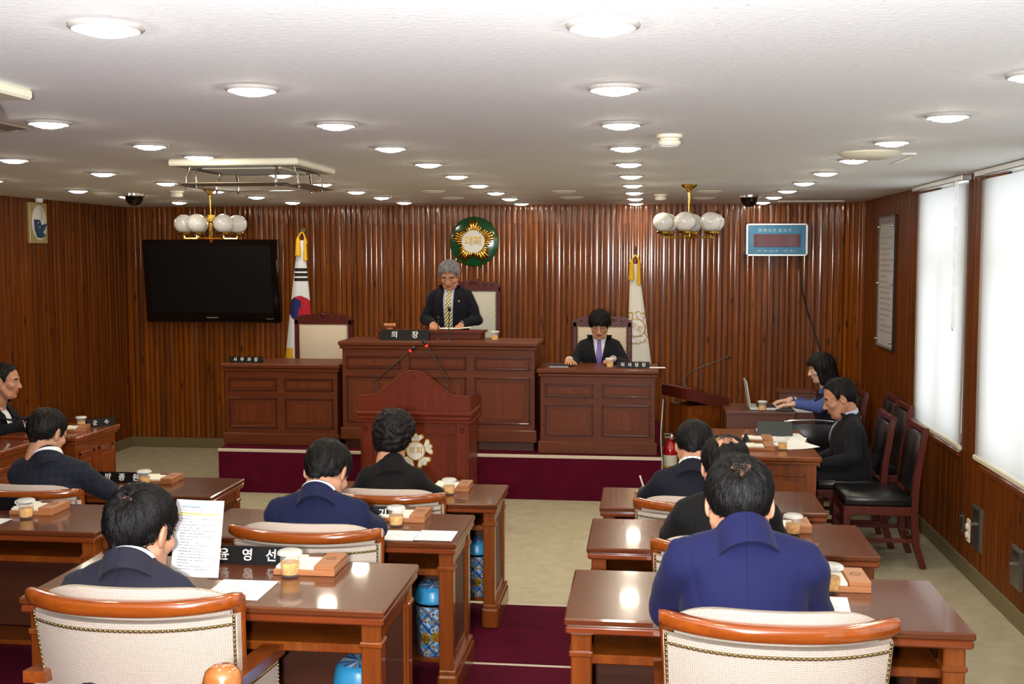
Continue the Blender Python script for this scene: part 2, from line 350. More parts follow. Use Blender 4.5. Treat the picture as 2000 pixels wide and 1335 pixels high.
# ------------------------------------------------------------------ mesh helpers
class MB:
    def __init__(s): s.v = []; s.f = []; s.mi = []; s.uv = []; s.cur = 0
    def add(s, vs, fs, uvs=None):
        o = len(s.v); s.v += [tuple(p) for p in vs]
        for i, f in enumerate(fs):
            s.f.append(tuple(o + k for k in f)); s.mi.append(s.cur); s.uv.append(uvs[i] if uvs else None)
        return s
    def box(s, x0, x1, y0, y1, z0, z1, b=0.0, M=None):
        c = Vector(((x0 + x1) / 2, (y0 + y1) / 2, (z0 + z1) / 2)); h = (abs(x1 - x0) / 2, abs(y1 - y0) / 2, abs(z1 - z0) / 2)
        b = min(b, 0.45 * min(h))
        if b <= 0:
            vs = [(c.x + sx * h[0], c.y + sy * h[1], c.z + sz * h[2]) for sx in (-1, 1) for sy in (-1, 1) for sz in (-1, 1)]
            fs = [(0, 1, 3, 2), (4, 6, 7, 5), (0, 4, 5, 1), (2, 3, 7, 6), (0, 2, 6, 4), (1, 5, 7, 3)]
        else:
            vs = []; sg = [(sx, sy, sz) for sx in (-1, 1) for sy in (-1, 1) for sz in (-1, 1)]
            for g in sg:
                for a in range(3):
                    vs.append(tuple(c[i] + g[i] * (h[i] - (0 if i == a else b)) for i in range(3)))
            ix = {g: i for i, g in enumerate(sg)}
            fs = []
            for a in range(3):
                o1, o2 = [i for i in range(3) if i != a]
                for sgn in (-1, 1):
                    q = []
                    for (p, r) in ((-1, -1), (1, -1), (1, 1), (-1, 1)):
                        g = [0, 0, 0]; g[a] = sgn; g[o1] = p; g[o2] = r; q.append(ix[tuple(g)] * 3 + a)
                    fs.append(tuple(q))
                for p in (-1, 1):
                    for r in (-1, 1):
                        g0 = [0, 0, 0]; g0[o1] = p; g0[o2] = r; g1 = list(g0); g0[a] = -1; g1[a] = 1
                        i0, i1 = ix[tuple(g0)] * 3, ix[tuple(g1)] * 3
                        fs.append((i0 + o1, i1 + o1, i1 + o2, i0 + o2))
            for i in range(8): fs.append((i * 3, i * 3 + 1, i * 3 + 2))
        if M is not None: vs = [tuple(M @ Vector(p)) for p in vs]
        return s.add(vs, fs)
    def lathe(s, prof, n=24, M=None, sx=1.0, sy=1.0, uvr=None, a0=0.0, a1=2 * PI):
        full = abs(a1 - a0 - 2 * PI) < 1e-6
        cnt = n if full else n + 1
        vs = []
        for (r, z) in prof:
            for i in range(cnt):
                a = a0 + (a1 - a0) * i / n
                vs.append((r * math.cos(a) * sx, r * math.sin(a) * sy, z))
        fs = []; uv = []
        for j in range(len(prof) - 1):
            for i in range(n):
                k = (i + 1) % cnt
                fs.append((j * cnt + i, j * cnt + k, (j + 1) * cnt + k, (j + 1) * cnt + i))
                if uvr:
                    u0, u1 = i / n * uvr, (i + 1) / n * uvr
                    l0 = prof[j][1] + (0.0 if abs(prof[j + 1][1] - prof[j][1]) > 1e-4 else prof[j][0]); l1 = prof[j + 1][1] + (0.0 if abs(prof[j + 1][1] - prof[j][1]) > 1e-4 else prof[j + 1][0])
                    uv.append(((u0, l0), (u1, l0), (u1, l1), (u0, l1)))
        if M is not None: vs = [tuple(M @ Vector(p)) for p in vs]
        return s.add(vs, fs, uv if uvr else None)
    def tube(s, pts, r, n=8, cap=True):
        pts = [Vector(p) for p in pts]; rs = r if isinstance(r, (list, tuple)) else [r] * len(pts)
        vs = []; up = None
        for i, p in enumerate(pts):
            d = (pts[min(i + 1, len(pts) - 1)] - pts[max(i - 1, 0)]).normalized()
            if up is None: up = d.orthogonal().normalized()
            else: up = (up - d * up.dot(d)).normalized()
            q = d.cross(up)
            for k in range(n):
                a = 2 * PI * k / n; vs.append(tuple(p + (up * math.cos(a) + q * math.sin(a)) * rs[i]))
        fs = [(i * n + k, i * n + (k + 1) % n, (i + 1) * n + (k + 1) % n, (i + 1) * n + k) for i in range(len(pts) - 1) for k in range(n)]
        if cap: fs += [tuple(range(n - 1, -1, -1)), tuple((len(pts) - 1) * n + k for k in range(n))]
        return s.add(vs, fs)
    def prism(s, poly, d0, d1, plane='xz', M=None):
        def P(a, b, d): return (a, d, b) if plane == 'xz' else ((a, b, d) if plane == 'xy' else (d, a, b))
        n = len(poly); vs = [P(a, b, d0) for a, b in poly] + [P(a, b, d1) for a, b in poly]
        if M is not None: vs = [tuple(M @ Vector(p)) for p in vs]
        fs = [tuple(range(n)), tuple(range(2 * n - 1, n - 1, -1))] + [(i, (i + 1) % n, n + (i + 1) % n, n + i) for i in range(n)]
        return s.add(vs, fs)
    def ball(s, c, r, nu=14, nv=10, sc=(1, 1, 1), z0=-1.0, z1=1.0):
        pr = []
        for j in range(nv + 1):
            t = math.asin(z0) + (math.asin(z1) - math.asin(z0)) * j / nv
            pr.append((max(1e-4, r * math.cos(t)), r * math.sin(t)))
        M = Matrix.Translation(Vector(c)) @ Matrix.Diagonal((sc[0], sc[1], sc[2], 1))
        return s.lathe(pr, nu, M)
    def quad(s, a, b, c, d): return s.add([a, b, c, d], [(0, 1, 2, 3)], [((0, 0), (1, 0), (1, 1), (0, 1))])
    def grid(s, fn, nu, nv, uvscale=None):
        vs = [fn(i / nu, j / nv) for j in range(nv + 1) for i in range(nu + 1)]
        fs = []; uv = []
        for j in range(nv):
            for i in range(nu):
                a = j * (nu + 1) + i; fs.append((a, a + 1, a + nu + 2, a + nu + 1))
                uv.append(((i / nu, j / nv), ((i + 1) / nu, j / nv), ((i + 1) / nu, (j + 1) / nv), (i / nu, (j + 1) / nv)))
        return s.add(vs, fs, uv)
    def mesh(s, name, mats, smooth=None, recalc=True):
        me = bpy.data.meshes.new(name); me.from_pydata(s.v, [], s.f)
        mats = mats if isinstance(mats, (list, tuple)) else [mats]
        for m in mats: me.materials.append(MATS[m])
        if any(s.mi): me.polygons.foreach_set('material_index', s.mi)
        if any(u is not None for u in s.uv):
            ul = me.uv_layers.new(name='UVMap'); k = 0
            data = []
            for f, u in zip(s.f, s.uv):
                for i in range(len(f)): data += list(u[i]) if u else [0.0, 0.0]
            ul.data.foreach_set('uv', data)
        if recalc:
            bm = bmesh.new(); bm.from_mesh(me); bmesh.ops.recalc_face_normals(bm, faces=bm.faces); bm.to_mesh(me); bm.free()
        if smooth is not None:
            me.polygons.foreach_set('use_smooth', [True] * len(me.polygons)); me.set_sharp_from_angle(angle=math.radians(smooth))
        me.update(); return me
    def obj(s, name, mats, parent=None, smooth=None, loc=None, rot=None, recalc=True):
        return link(name, s.mesh(name, mats, smooth, recalc), parent, loc, rot)
def link(name, data, parent=None, loc=None, rot=None):
    o = bpy.data.objects.new(name, data); COL.objects.link(o)
    if parent is not None: o.parent = parent
    if loc is not None: o.location = loc
    if rot is not None: o.rotation_euler = rot
    return o
def tag(o, label, cat, group=None):
    o['label'] = label; o['category'] = cat
    if group: o['group'] = group
    return o
def thing(name, label, cat, loc=(0, 0, 0), rz=0.0, group=None, rot=None):
    o = link(name, None, None, loc, rot or (0, 0, rz)); o.empty_display_size = 0.05
    return tag(o, label, cat, group)
def struct(o, label=None):
    o['kind'] = 'structure'
    if label: o['label'] = label
    return o
def dup(root, loc, rz=0.0, label=None, name=None):
    def cp(o, par):
        c = o.copy(); COL.objects.link(c); c.parent = par
        for ch in o.children: cp(ch, c)
        return c
    r = cp(root, None); r.location = loc; r.rotation_euler = (0, 0, rz)
    if label: r['label'] = label
    return r
def T(x, y, z): return Matrix.Translation(Vector((x, y, z)))
def R(a, ax): return Matrix.Rotation(a, 4, ax)
def smooth_path(pts, n=6):
    P = [Vector(p) for p in pts]; P = [P[0] * 2 - P[1]] + P + [P[-1] * 2 - P[-2]]; out = []
    for i in range(1, len(P) - 2):
        a, b, c, d = P[i - 1:i + 3]
        for k in range(n):
            t = k / n
            out.append(0.5 * ((2 * b) + (c - a) * t + (2 * a - 5 * b + 4 * c - d) * t * t + (-a + 3 * b - 3 * c + d) * t ** 3))
    out.append(P[-2]); return out
_txt = {}
def text_mesh(body, size=0.1, ext=0.001, bold=0.0, mat='letter_white', align='CENTER', sx=1.0):
    cu = bpy.data.curves.new('lettering', 'FONT'); cu.body = body; cu.size = size; cu.extrude = ext; cu.offset = bold
    cu.align_x = align; cu.align_y = 'CENTER'; cu.resolution_u = 3
    ob = bpy.data.objects.new('lettering', cu); COL.objects.link(ob)
    bpy.context.view_layer.update()
    me = bpy.data.meshes.new_from_object(ob)
    bpy.data.objects.remove(ob); bpy.data.curves.remove(cu)
    n = len(me.vertices); co = np.empty(n * 3, 'f'); me.vertices.foreach_get('co', co); co = co.reshape(-1, 3)
    if n:   # stand the text up: reads from -Y
        new = np.stack([co[:, 0] * sx, -co[:, 2], co[:, 1]], 1); me.vertices.foreach_set('co', new.ravel().astype('f'))
    me.materials.clear(); me.materials.append(MATS[mat]); me.update()
    return me

# ------------------------------------------------------------------ the room
X0, X1, YB, YF, ZC = -5.2, 1.95, 10.85, -2.2, 2.42
def room():
    m = MB(); m.box(X0 - 0.1, X1 + 0.1, YF - 0.1, YB + 0.1, -0.1, 0); struct(m.obj('floor', 'floor'), 'beige linoleum floor')
    m = MB(); m.box(X0 - 0.3, X1 + 0.3, YF - 0.3, YB + 0.3, ZC, ZC + 0.12); struct(m.obj('ceiling', 'ceiling'), 'white textured plaster ceiling')
    wb = MB(); wb.box(X0 - 0.2, X1 + 0.2, YB, YB + 0.12, 0, ZC)
    wall_back = struct(wb.obj('wall_back', 'slat_wood'), 'varnished slatted timber wall behind the dais')
    wl = MB(); wl.box(X0 - 0.12, X0, YF, YB, 0, ZC)
    wall_left = struct(wl.obj('wall_left', 'slat_wood_side'), 'brown timber boarded wall on the left')
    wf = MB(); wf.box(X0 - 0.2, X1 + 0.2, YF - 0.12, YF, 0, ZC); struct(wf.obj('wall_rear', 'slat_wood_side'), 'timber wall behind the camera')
    # right wall with window openings
    wins = [(7.20, 8.30), (5.30, 6.76), (3.3, 4.8), (1.3, 2.8), (-0.7, 0.8)]
    ZS = 0.72
    wr = MB(); xa, xb = X1, X1 + 0.22
    wr.box(xa, xb, YF, YB, 0, ZS)
    edges = [YB] + [e for w_ in wins for e in (w_[1], w_[0])] + [YF]
    for i in range(0, len(edges), 2): wr.box(xa, xb, edges[i + 1], edges[i], ZS, ZC)
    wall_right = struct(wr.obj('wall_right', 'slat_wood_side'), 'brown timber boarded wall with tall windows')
    # slats ---------------------------------------------------------------
    def slat_mesh(wd, dp, h, mat, flat=True):
        c_ = 0.22 if flat else 0.42
        pr = [(-wd / 2, 0.0), (-wd / 2, 0.35 * dp), (-wd / 2 * 0.93, 0.75 * dp), (-wd / 2 * (1 - c_), 0.96 * dp), (0, dp * 1.02), (wd / 2 * (1 - c_), 0.96 * dp), (wd / 2 * 0.93, 0.75 * dp), (wd / 2, 0.35 * dp), (wd / 2, 0.0)]
        b = MB(); b.prism([(x, -y) for x, y in pr], 0, h, 'xy'); return b.mesh('slat', mat, 38)
    ZJ = 2.245
    lo = [slat_mesh(0.047, d, ZJ - 0.10 - 0.003, 'slat_wood') for d in (0.014, 0.019, 0.026, 0.010)]
    up = [slat_mesh(0.047, d, ZC - ZJ, 'slat_wood') for d in (0.014, 0.019, 0.026, 0.010)]
    rs = random.Random(3); x = X0 + 0.03; pitch = 0.0528
    while x < X1 - 0.42:
        k = rs.randrange(4); dy = rs.uniform(0, 0.004); a = rs.uniform(-0.05, 0.05)
        link('slat', lo[k], wall_back, (x, YB - 0.001, 0.10), (0, 0, a)); link('slat', up[k], wall_back, (x, YB - 0.001, ZJ), (0, 0, a + rs.uniform(-.04, .04)))
        x += pitch
    # rounded right corner
    rc = 0.42; cx, cy = X1 - rc, YB - rc
    cn = MB()
    pl = [(X1, YB)] + [(cx + rc * math.cos(t), cy + rc * math.sin(t)) for t in [PI / 2 * k / 10 for k in range(11)]]
    cn.prism(pl, 0, ZC, 'xy'); cn.obj('corner_infill', 'slat_wood', wall_back)
    for k in range(12):
        t = PI / 2 * (k + 0.5) / 12
        link('slat', lo[k % 4], wall_back, (cx + rc * math.cos(t), cy + rc * math.sin(t), 0.10), (0, 0, t - PI / 2))
        link('slat', up[k % 4], wall_back, (cx + rc * math.cos(t), cy + rc * math.sin(t), ZJ), (0, 0, t - PI / 2))
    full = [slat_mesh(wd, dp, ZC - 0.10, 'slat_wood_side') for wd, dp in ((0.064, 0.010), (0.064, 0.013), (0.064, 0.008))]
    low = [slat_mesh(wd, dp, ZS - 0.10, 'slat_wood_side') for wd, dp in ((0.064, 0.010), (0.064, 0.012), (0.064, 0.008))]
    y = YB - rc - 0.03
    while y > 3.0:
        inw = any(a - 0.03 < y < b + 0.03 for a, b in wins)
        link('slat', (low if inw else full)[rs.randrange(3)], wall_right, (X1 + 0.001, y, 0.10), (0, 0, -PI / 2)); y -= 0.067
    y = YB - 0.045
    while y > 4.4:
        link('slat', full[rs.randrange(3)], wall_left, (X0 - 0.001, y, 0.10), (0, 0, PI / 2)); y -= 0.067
    # baseboards
    b = MB(); b.box(X0, X1, YB - 0.028, YB, 0, 0.10, 0.004); struct(b.obj('baseboard_back', 'baseboard'))
    b = MB(); b.box(X1 - 0.022, X1, YF, YB, 0, 0.10, 0.004); struct(b.obj('baseboard_right', 'baseboard'))
    b = MB(); b.box(X0, X0 + 0.022, YF, YB, 0, 0.10, 0.004); struct(b.obj('baseboard_left', 'baseboard'))
    # windows --------------------------------------------------------------
    for i, (a, c) in enumerate(wins):
        xo = X1 + 0.10
        fr = MB()
        for (y0, y1, z0, z1) in ((a, a + 0.05, ZS, ZC), (c - 0.05, c, ZS, ZC), (a, c, ZS, ZS + 0.06), (a, c, ZC - 0.05, ZC), (a, c, 1.86, 1.92), ((a + c) / 2 - 0.035, (a + c) / 2 + 0.035, ZS, 1.9)):
            fr.box(xo, xo + 0.06, y0, y1, z0, z1, 0.004)
        wn = struct(fr.obj('window_%d' % (i + 1), 'white_plastic'), 'window with white frame behind a roller blind')
        for (y0, y1, z0, z1) in ((a + 0.05, (a + c) / 2 - 0.035, ZS + 0.06, 1.86), ((a + c) / 2 + 0.035, c - 0.05, ZS + 0.06, 1.86), (a + 0.05, c - 0.05, 1.92, ZC - 0.05)):
            g = MB(); g.box(xo + 0.027, xo + 0.033, y0, y1, z0, z1); g.obj('pane', 'window_glass', wn)
        sl = MB(); sl.box(X1 - 0.02, X1 + 0.10, a, c, ZS - 0.03, ZS, 0.004); sl.obj('sill', 'desk_wood', wn)
        if True:
            nm = ['far window beside the text plaque', 'near window at the right edge', 'third window from the far wall', 'fourth window from the far wall', 'fifth window from the far wall'][i]
            t = thing('roller_blind', 'white roller blind drawn down over the ' + nm, 'blind', (X1 - 0.022, (a + c) / 2, 0.74))
            hw = (c - a) / 2 + 0.07
            m = MB(); m.grid(lambda u, v: (0.004 * math.sin(u * 9 + v * 2), -hw + 2 * hw * u, 0.02 + v * (ZC - 0.07 - 0.74)), 16, 12); m.obj('fabric', 'blind', t, 60)
            m = MB(); m.box(-0.012, 0.012, -hw, hw, 0.0, 0.03, 0.006); m.obj('bottom_bar', 'cream_plastic', t)
            m = MB(); m.box(-0.045, 0.03, -hw - 0.02, hw + 0.02, ZC - 0.74 - 0.035, ZC - 0.74, 0.004); m.obj('headrail', 'aluminium', t)
            if i == 0:
                m = MB()
                for xx in (-0.014, -0.026):
                    m.tube([(xx - 0.02, -hw + 0.10, ZC - 0.74 - 0.03), (xx - 0.02, -hw + 0.10, 0.75)], 0.003, 6)
                m.tube(smooth_path([(-0.034, -hw + 0.10, 0.75), (-0.04, -hw + 0.10, 0.73), (-0.046, -hw + 0.10, 0.75)]), 0.003, 6)
                m.obj('chain', 'brushed_steel', t)
    # wall details right ----------------------------------------------------
    for (ya, yb, za, zb, lab) in ((6.66, 6.84, 0.215, 0.475, 'grey metal wall cabinet with latch below the wooden pillar'), (5.95, 6.12, 0.20, 0.42, 'grey metal wall cabinet low at the right edge')):
        t = thing('wall_cabinet', lab, 'cabinet', (X1, (ya + yb) / 2, za))
        m = MB(); h = zb - za; hw = (yb - ya) / 2
        m.box(-0.02, 0.03, -hw, hw, 0, h, 0.003); m.obj('body', 'brushed_steel', t)
        m = MB(); m.box(-0.026, -0.0195, -hw + 0.012, hw - 0.012, 0.012, h - 0.012, 0.002); d = m.obj('door', 'brushed_steel', t)
        m = MB(); m.box(-0.05, -0.025, hw * 0.2, hw * 0.35, h * 0.55, h * 0.62, 0.002); m.obj('latch', 'chrome', d)
        m = MB()
        for k in range(3): m.box(-0.028, -0.0255, -hw * 0.5, hw * 0.5, h * (0.78 + 0.05 * k), h * (0.80 + 0.05 * k))
        m.obj('vent', 'black_plastic', d)
    t = thing('wall_outlet', 'cream wall outlet plate on the pillar beside the metal cabinet', 'outlet', (X1 - 0.008, 6.93, 0.22))
    m = MB(); m.box(-0.012, 0.008, -0.03, 0.03, 0, 0.14, 0.004); m.obj('plate', 'cream_plastic', t)
    for z in (0.045, 0.095): m = MB(); m.lathe([(0.0001, 0.012), (0.018, 0.012), (0.018, 0.0)], 14, T(-0.011, 0, z) @ R(-PI / 2, 'Y')); m.obj('socket', 'white_plastic', t)
    t = thing('wall_cover', 'small grey cover plate on the wall left of the outlet', 'cover', (X1 - 0.008, 7.08, 0.24))
    m = MB(); m.box(-0.008, 0.008, -0.03, 0.03, 0, 0.12, 0.003); m.obj('plate', 'brushed_steel', t)
    for z in (0.015, 0.105): m = MB(); m.ball((-0.009, 0, z), 0.004, 8, 4); m.obj('screw', 'chrome', t)
    # platforms ----------------------------------------------------------------
    ZR = [0.0, 0.12, 0.233, 0.346]; NY = [5.72, 4.55, 3.38]
    for i in range(3):
        y1 = NY[i]; y0 = NY[i + 1] if i < 2 else YF
        m = MB(); m.box(X0, 0.98, y0 - (0.0 if i == 2 else 0.0), y1, 0, ZR[i + 1]); o = struct(m.obj('floor_tier', 'carpet'), ['maroon carpeted tier under the front row of desks', 'maroon carpeted tier under the middle row of desks', 'maroon carpeted tier under the rear row of desks'][i])
        m = MB(); m.box(X0, 0.98, y1 - 0.012, y1 + 0.004, ZR[i + 1] - 0.02, ZR[i + 1] + 0.003, 0.002); m.obj('nosing', 'nosing', o)
    # dais
    m = MB(); m.box(-3.47, 0.13, 8.80, YB - 0.03, 0, 0.345); d = struct(m.obj('floor_dais', 'carpet'), 'maroon carpeted dais in front of the slatted wall')
    m = MB(); m.box(-3.475, 0.135, 8.793, 8.815, 0.335, 0.36, 0.003); m.obj('nosing', 'nosing', d)
    m = MB(); m.box(-3.47, 0.13, 8.815, YB - 0.03, 0.345, 0.36); m.obj('dais_top', 'carpet', d)
room()

# ------------------------------------------------------------------ ceiling fittings
ORD = ['first', 'second', 'third', 'fourth', 'fifth', 'sixth', 'seventh', 'eighth', 'ninth', 'tenth']
def ceiling_things():
    tr = MB(); tr.lathe([(0.066, 0.004), (0.064, -0.006), (0.070, -0.010), (0.078, -0.006), (0.080, 0.0)], 32); trm = tr.mesh('trim', 'lamp_trim', 60)
    gl = MB(); gl.lathe([(0.0001, -0.023), (0.025, -0.022), (0.048, -0.0165), (0.060, -0.008), (0.0655, 0.002)], 32); glm = gl.mesh('lens', 'lamp_glow', 60, False)
    g2 = MB(); 
    cols = [(-1.15, 'row left of the aisle'), (-0.096, 'row over the aisle'), (1.04, 'row nearest the windows'), (-2.18, 'row right of the left chandelier'), (-3.18, 'row through the left chandelier'), (-4.2, 'row nearest the left wall')]
    for ci, (x, nm) in enumerate(cols):
        ys = [2.33 + 0.9 * k + (0.11 if ci == 1 else 0) for k in range(10)]
        if ci == 2: ys = ys[1:]
        if ci == 3: ys = [3.95, 4.80, 5.65 - 0.30, 6.60, 7.47, 8.38, 9.2, 10.08]
        
        if ci == 4: ys = [5.41, 6.36, 7.25, 8.13, 9.0, 9.95]
        if ci == 5: ys = [6.0, 6.88, 8.0, 8.8, 9.83]
        n = len(ys)
        for i, y in enumerate(ys):
            k = n - 1 - i
            t = thing('ceiling_downlight', 'recessed ceiling downlight, %s from the slatted wall, %s' % (ORD[k], nm), 'ceiling light', (x, y, ZC), 0, 'recessed ceiling downlights')
            link('trim', trm, t); link('lens', glm, t)
    # cover plates / speakers
    pl = MB(); pl.lathe([(0.0001, -0.012), (0.08, -0.010), (0.094, -0.004), (0.095, 0.0)], 28); plm = pl.mesh('plate', 'cream_plastic', 50)
    rg = MB(); rg.lathe([(0.062, -0.0118), (0.064, -0.0135), (0.066, -0.0112)], 28); rgm = rg.mesh('rim', 'white_plastic', 50)
    P = [(-1.6, 8.44, 'left of the aisle in front of the emblem'), (-1.62, 9.41, 'nearest the round green emblem'), (-0.62, 8.56, 'right of the aisle, nearer of two'), (-0.62, 9.46, 'right of the aisle, farther of two'),
         (0.47, 8.69, 'above the right chandelier, nearer of two'), (0.48, 9.67, 'above the right chandelier, farther of two'), (-4.2, 8.42, 'nearest the left wall')]
    for x, y, nm in P:
        t = thing('ceiling_plate', 'flat round ceiling cover plate ' + nm, 'ceiling plate', (x, y, ZC)); link('plate', plm, t); link('rim', rgm, t)
    t = thing('ceiling_speaker', 'large cream disc ceiling antenna with thin cable near the windows', 'ceiling disc', (1.05, 5.55, ZC))
    m = MB(); m.lathe([(0.0001, -0.034), (0.08, -0.032), (0.125, -0.022), (0.145, -0.008), (0.14, 0.0)], 32); m.obj('disc', 'cream_plastic', t, 50)
    m = MB(); m.tube([(0.13, 0.02, -0.006), (0.22, 0.05, -0.005), (0.24, 0.25, -0.005), (0.24, 0.7, -0.005)], 0.005, 6); m.obj('cable', 'white_plastic', t)
    for (x, y, nm) in ((0.09, 4.66, 'above the aisle nearest the camera'), (0.11, 9.1, 'beside the right chandelier'), (-3.52, 8.2, 'left of the left chandelier')):
        t = thing('smoke_detector', 'white round smoke detector ' + nm, 'smoke detector', (x, y, ZC))
        m = MB(); m.lathe([(0.052, 0.0), (0.052, -0.012), (0.040, -0.016), (0.040, -0.022), (0.046, -0.026), (0.044, -0.040), (0.0001, -0.043)], 28); m.obj('body', 'cream_plastic', t, 40)
        m = MB(); m.lathe([(0.036, -0.0415), (0.038, -0.045), (0.040, -0.0412)], 24); m.obj('grille_ring', 'white_plastic', t, 50)
    for (x, y, nm) in ((0.82, 9.3, 'to the right of the right chandelier'), (-4.0, 8.5, 'near the left wall')):
        t = thing('dome_camera', 'dark ceiling dome camera ' + nm, 'camera', (x, y, ZC))
        m = MB(); m.lathe([(0.085, 0.0), (0.085, -0.018), (0.075, -0.026), (0.068, -0.026)], 28); m.obj('base', 'chrome', t, 40)
        m = MB(); m.lathe([(0.070, -0.026)] + [(0.068 * math.cos(a), -0.03 - 0.066 * math.sin(a)) for a in [PI / 2 * k / 8 for k in range(8)]] + [(0.0001, -0.096)], 28); m.obj('dome', 'mirror_dome', t, 60)
    t = thing('ceiling_slot', 'long narrow slot diffuser at the ceiling edge near the wall', 'vent', (1.45, 10.3, ZC))
    m = MB(); m.box(-0.28, 0.28, -0.05, 0.05, -0.012, 0.0, 0.003); m.obj('frame', 'cream_plastic', t)
    for k in range(3): m = MB(); m.box(-0.26, 0.26, -0.03 + k * 0.024, -0.018 + k * 0.024, -0.014, -0.0122); m.obj('slat', 'grey_plastic', t)
    # cassette air conditioners with hung wind deflectors
    def ac(label, x, y):
        t = thing('air_conditioner', label, 'air conditioner', (x, y, ZC))
        hx, hy = 0.34, 0.35
        m = MB(); m.box(-hx, hx, -hy, hy, -0.032, 0.0, 0.010); m.obj('panel', 'cream_plastic', t)
        m = MB(); m.box(-hx * 0.62, hx * 0.62, -hy * 0.62, hy * 0.62, -0.040, -0.0322, 0.003); g = m.obj('grille', 'cream_plastic', t)
        for k in range(9): m = MB(); yy = -hy * 0.52 + k * hy * 0.13; m.box(-hx * 0.55, hx * 0.55, yy, yy + 0.008, -0.042, -0.0401); m.obj('louvre', 'grey_plastic', g)
        for a in range(4):
            A = R(a * PI / 2, 'Z'); m = MB(); m.box(-hx * 0.6, hx * 0.6, -hy * 0.88, -hy * 0.72, -0.037, -0.0322, 0.002, A); m.obj('vent', 'grey_plastic', t)
            B = A @ T(0, -hy * 0.86, -0.125) @ R(math.radians(-5), 'X'); m = MB(); m.box(-hx * 0.85, hx * 0.85, -0.055, 0.055, -0.002, 0.002, 0.001, B); m.obj('deflector', 'vane', t)
            for s in (-1, 1):
                m = MB(); p = [A @ Vector((s * hx * 0.62, -hy * 0.80, -0.028)), A @ Vector((s * hx * 0.62, -hy * 0.82, -0.055)), A @ Vector((s * hx * 0.62, -hy * 0.86, -0.075)), A @ Vector((s * hx * 0.62, -hy * 0.86, -0.135))]
                m.tube(p, 0.006, 8); q = p[-1]; m.ball(q, 0.009, 8, 5); m.obj('hanger', 'chrome', t, 50)
    ac('ceiling cassette air conditioner with hung deflectors near the left chandelier', -2.08, 5.88)
    ac('ceiling cassette air conditioner with hung deflectors at the left edge', -2.14, 2.83)
    # chandeliers
    def chandelier(label, x, y):
        t = thing('chandelier', label, 'chandelier', (x, y, ZC))
        m = MB(); m.lathe([(0.055, 0.0), (0.05, -0.012), (0.02, -0.03), (0.012, -0.05), (0.0001, -0.052)], 20); m.obj('canopy', 'brass', t, 40)
        m = MB(); m.tube([(0, 0, -0.045), (0, 0, -0.20)], 0.006, 8); m.obj('rod', 'brass', t, 50)
        m = MB(); m.lathe([(0.0001, -0.19), (0.03, -0.192), (0.032, -0.24), (0.012, -0.25), (0.012, -0.36), (0.018, -0.37), (0.008, -0.385), (0.0001, -0.40)], 16); m.obj('stem', 'brass', t, 40)
        for k in range(6):
            a = 2 * PI * k / 6 + 0.35; r = 0.185; cx, cy = r * math.cos(a), r * math.sin(a)
            m = MB(); m.box(0.0, r, -0.006, 0.006, -0.366, -0.356, 0.002, R(a, 'Z')); m.tube([(cx, cy, -0.36), (cx, cy, -0.335)], 0.007, 8); ar = m.obj('arm', 'brass', t, 40)
            m = MB(); m.lathe([(0.02, -0.345), (0.045, -0.335), (0.047, -0.322), (0.040, -0.318)], 20, T(cx, cy, 0)); m.obj('cup', 'brass', ar, 40)
            m = MB(); m.ball((cx, cy, -0.258), 0.073, 24, 16, (1, 1, 0.92)); m.obj('globe', 'globe_glass', ar, 80)
    chandelier('brass chandelier with white glass globes in front of the television', -3.14, 7.9)
    chandelier('brass chandelier with white glass globes in front of the blue timer panel', 0.29, 7.9)
ceiling_things()

# ------------------------------------------------------------------ dais counters, podiums
def raised_panel(parent, x0, x1, z0, z1, yf, wood_='counter_panel_wood', mould='moulding'):
    """moulded frame with a raised board with notched corners; the front faces -Y"""
    m = MB(); w_ = 0.012
    for (a, b, c, d) in ((x0, x1, z1 - w_, z1), (x0, x1, z0, z0 + w_), (x0, x0 + w_, z0, z1), (x1 - w_, x1, z0, z1)):
        m.box(a, b, yf - 0.010, yf + 0.004, c, d, 0.004)
    fr = m.obj('panel_moulding', mould, parent)
    s = min(0.045, (z1 - z0) * 0.26); a, b, c, d = x0 + s, x1 - s, z0 + s, z1 - s; k = min(0.02, (d - c) * 0.3)
    poly = [(a + k, c), (b - k, c), (b - k * 0.6, c + k * 0.6), (b, c + k), (b, d - k), (b - k * 0.6, d - k * 0.6), (b - k, d), (a + k, d), (a + k * 0.6, d - k * 0.6), (a, d - k), (a, c + k), (a + k * 0.6, c + k * 0.6)]
    m = MB(); m.prism(poly, yf - 0.007, yf + 0.004); m.obj('panel_board', wood_, fr)
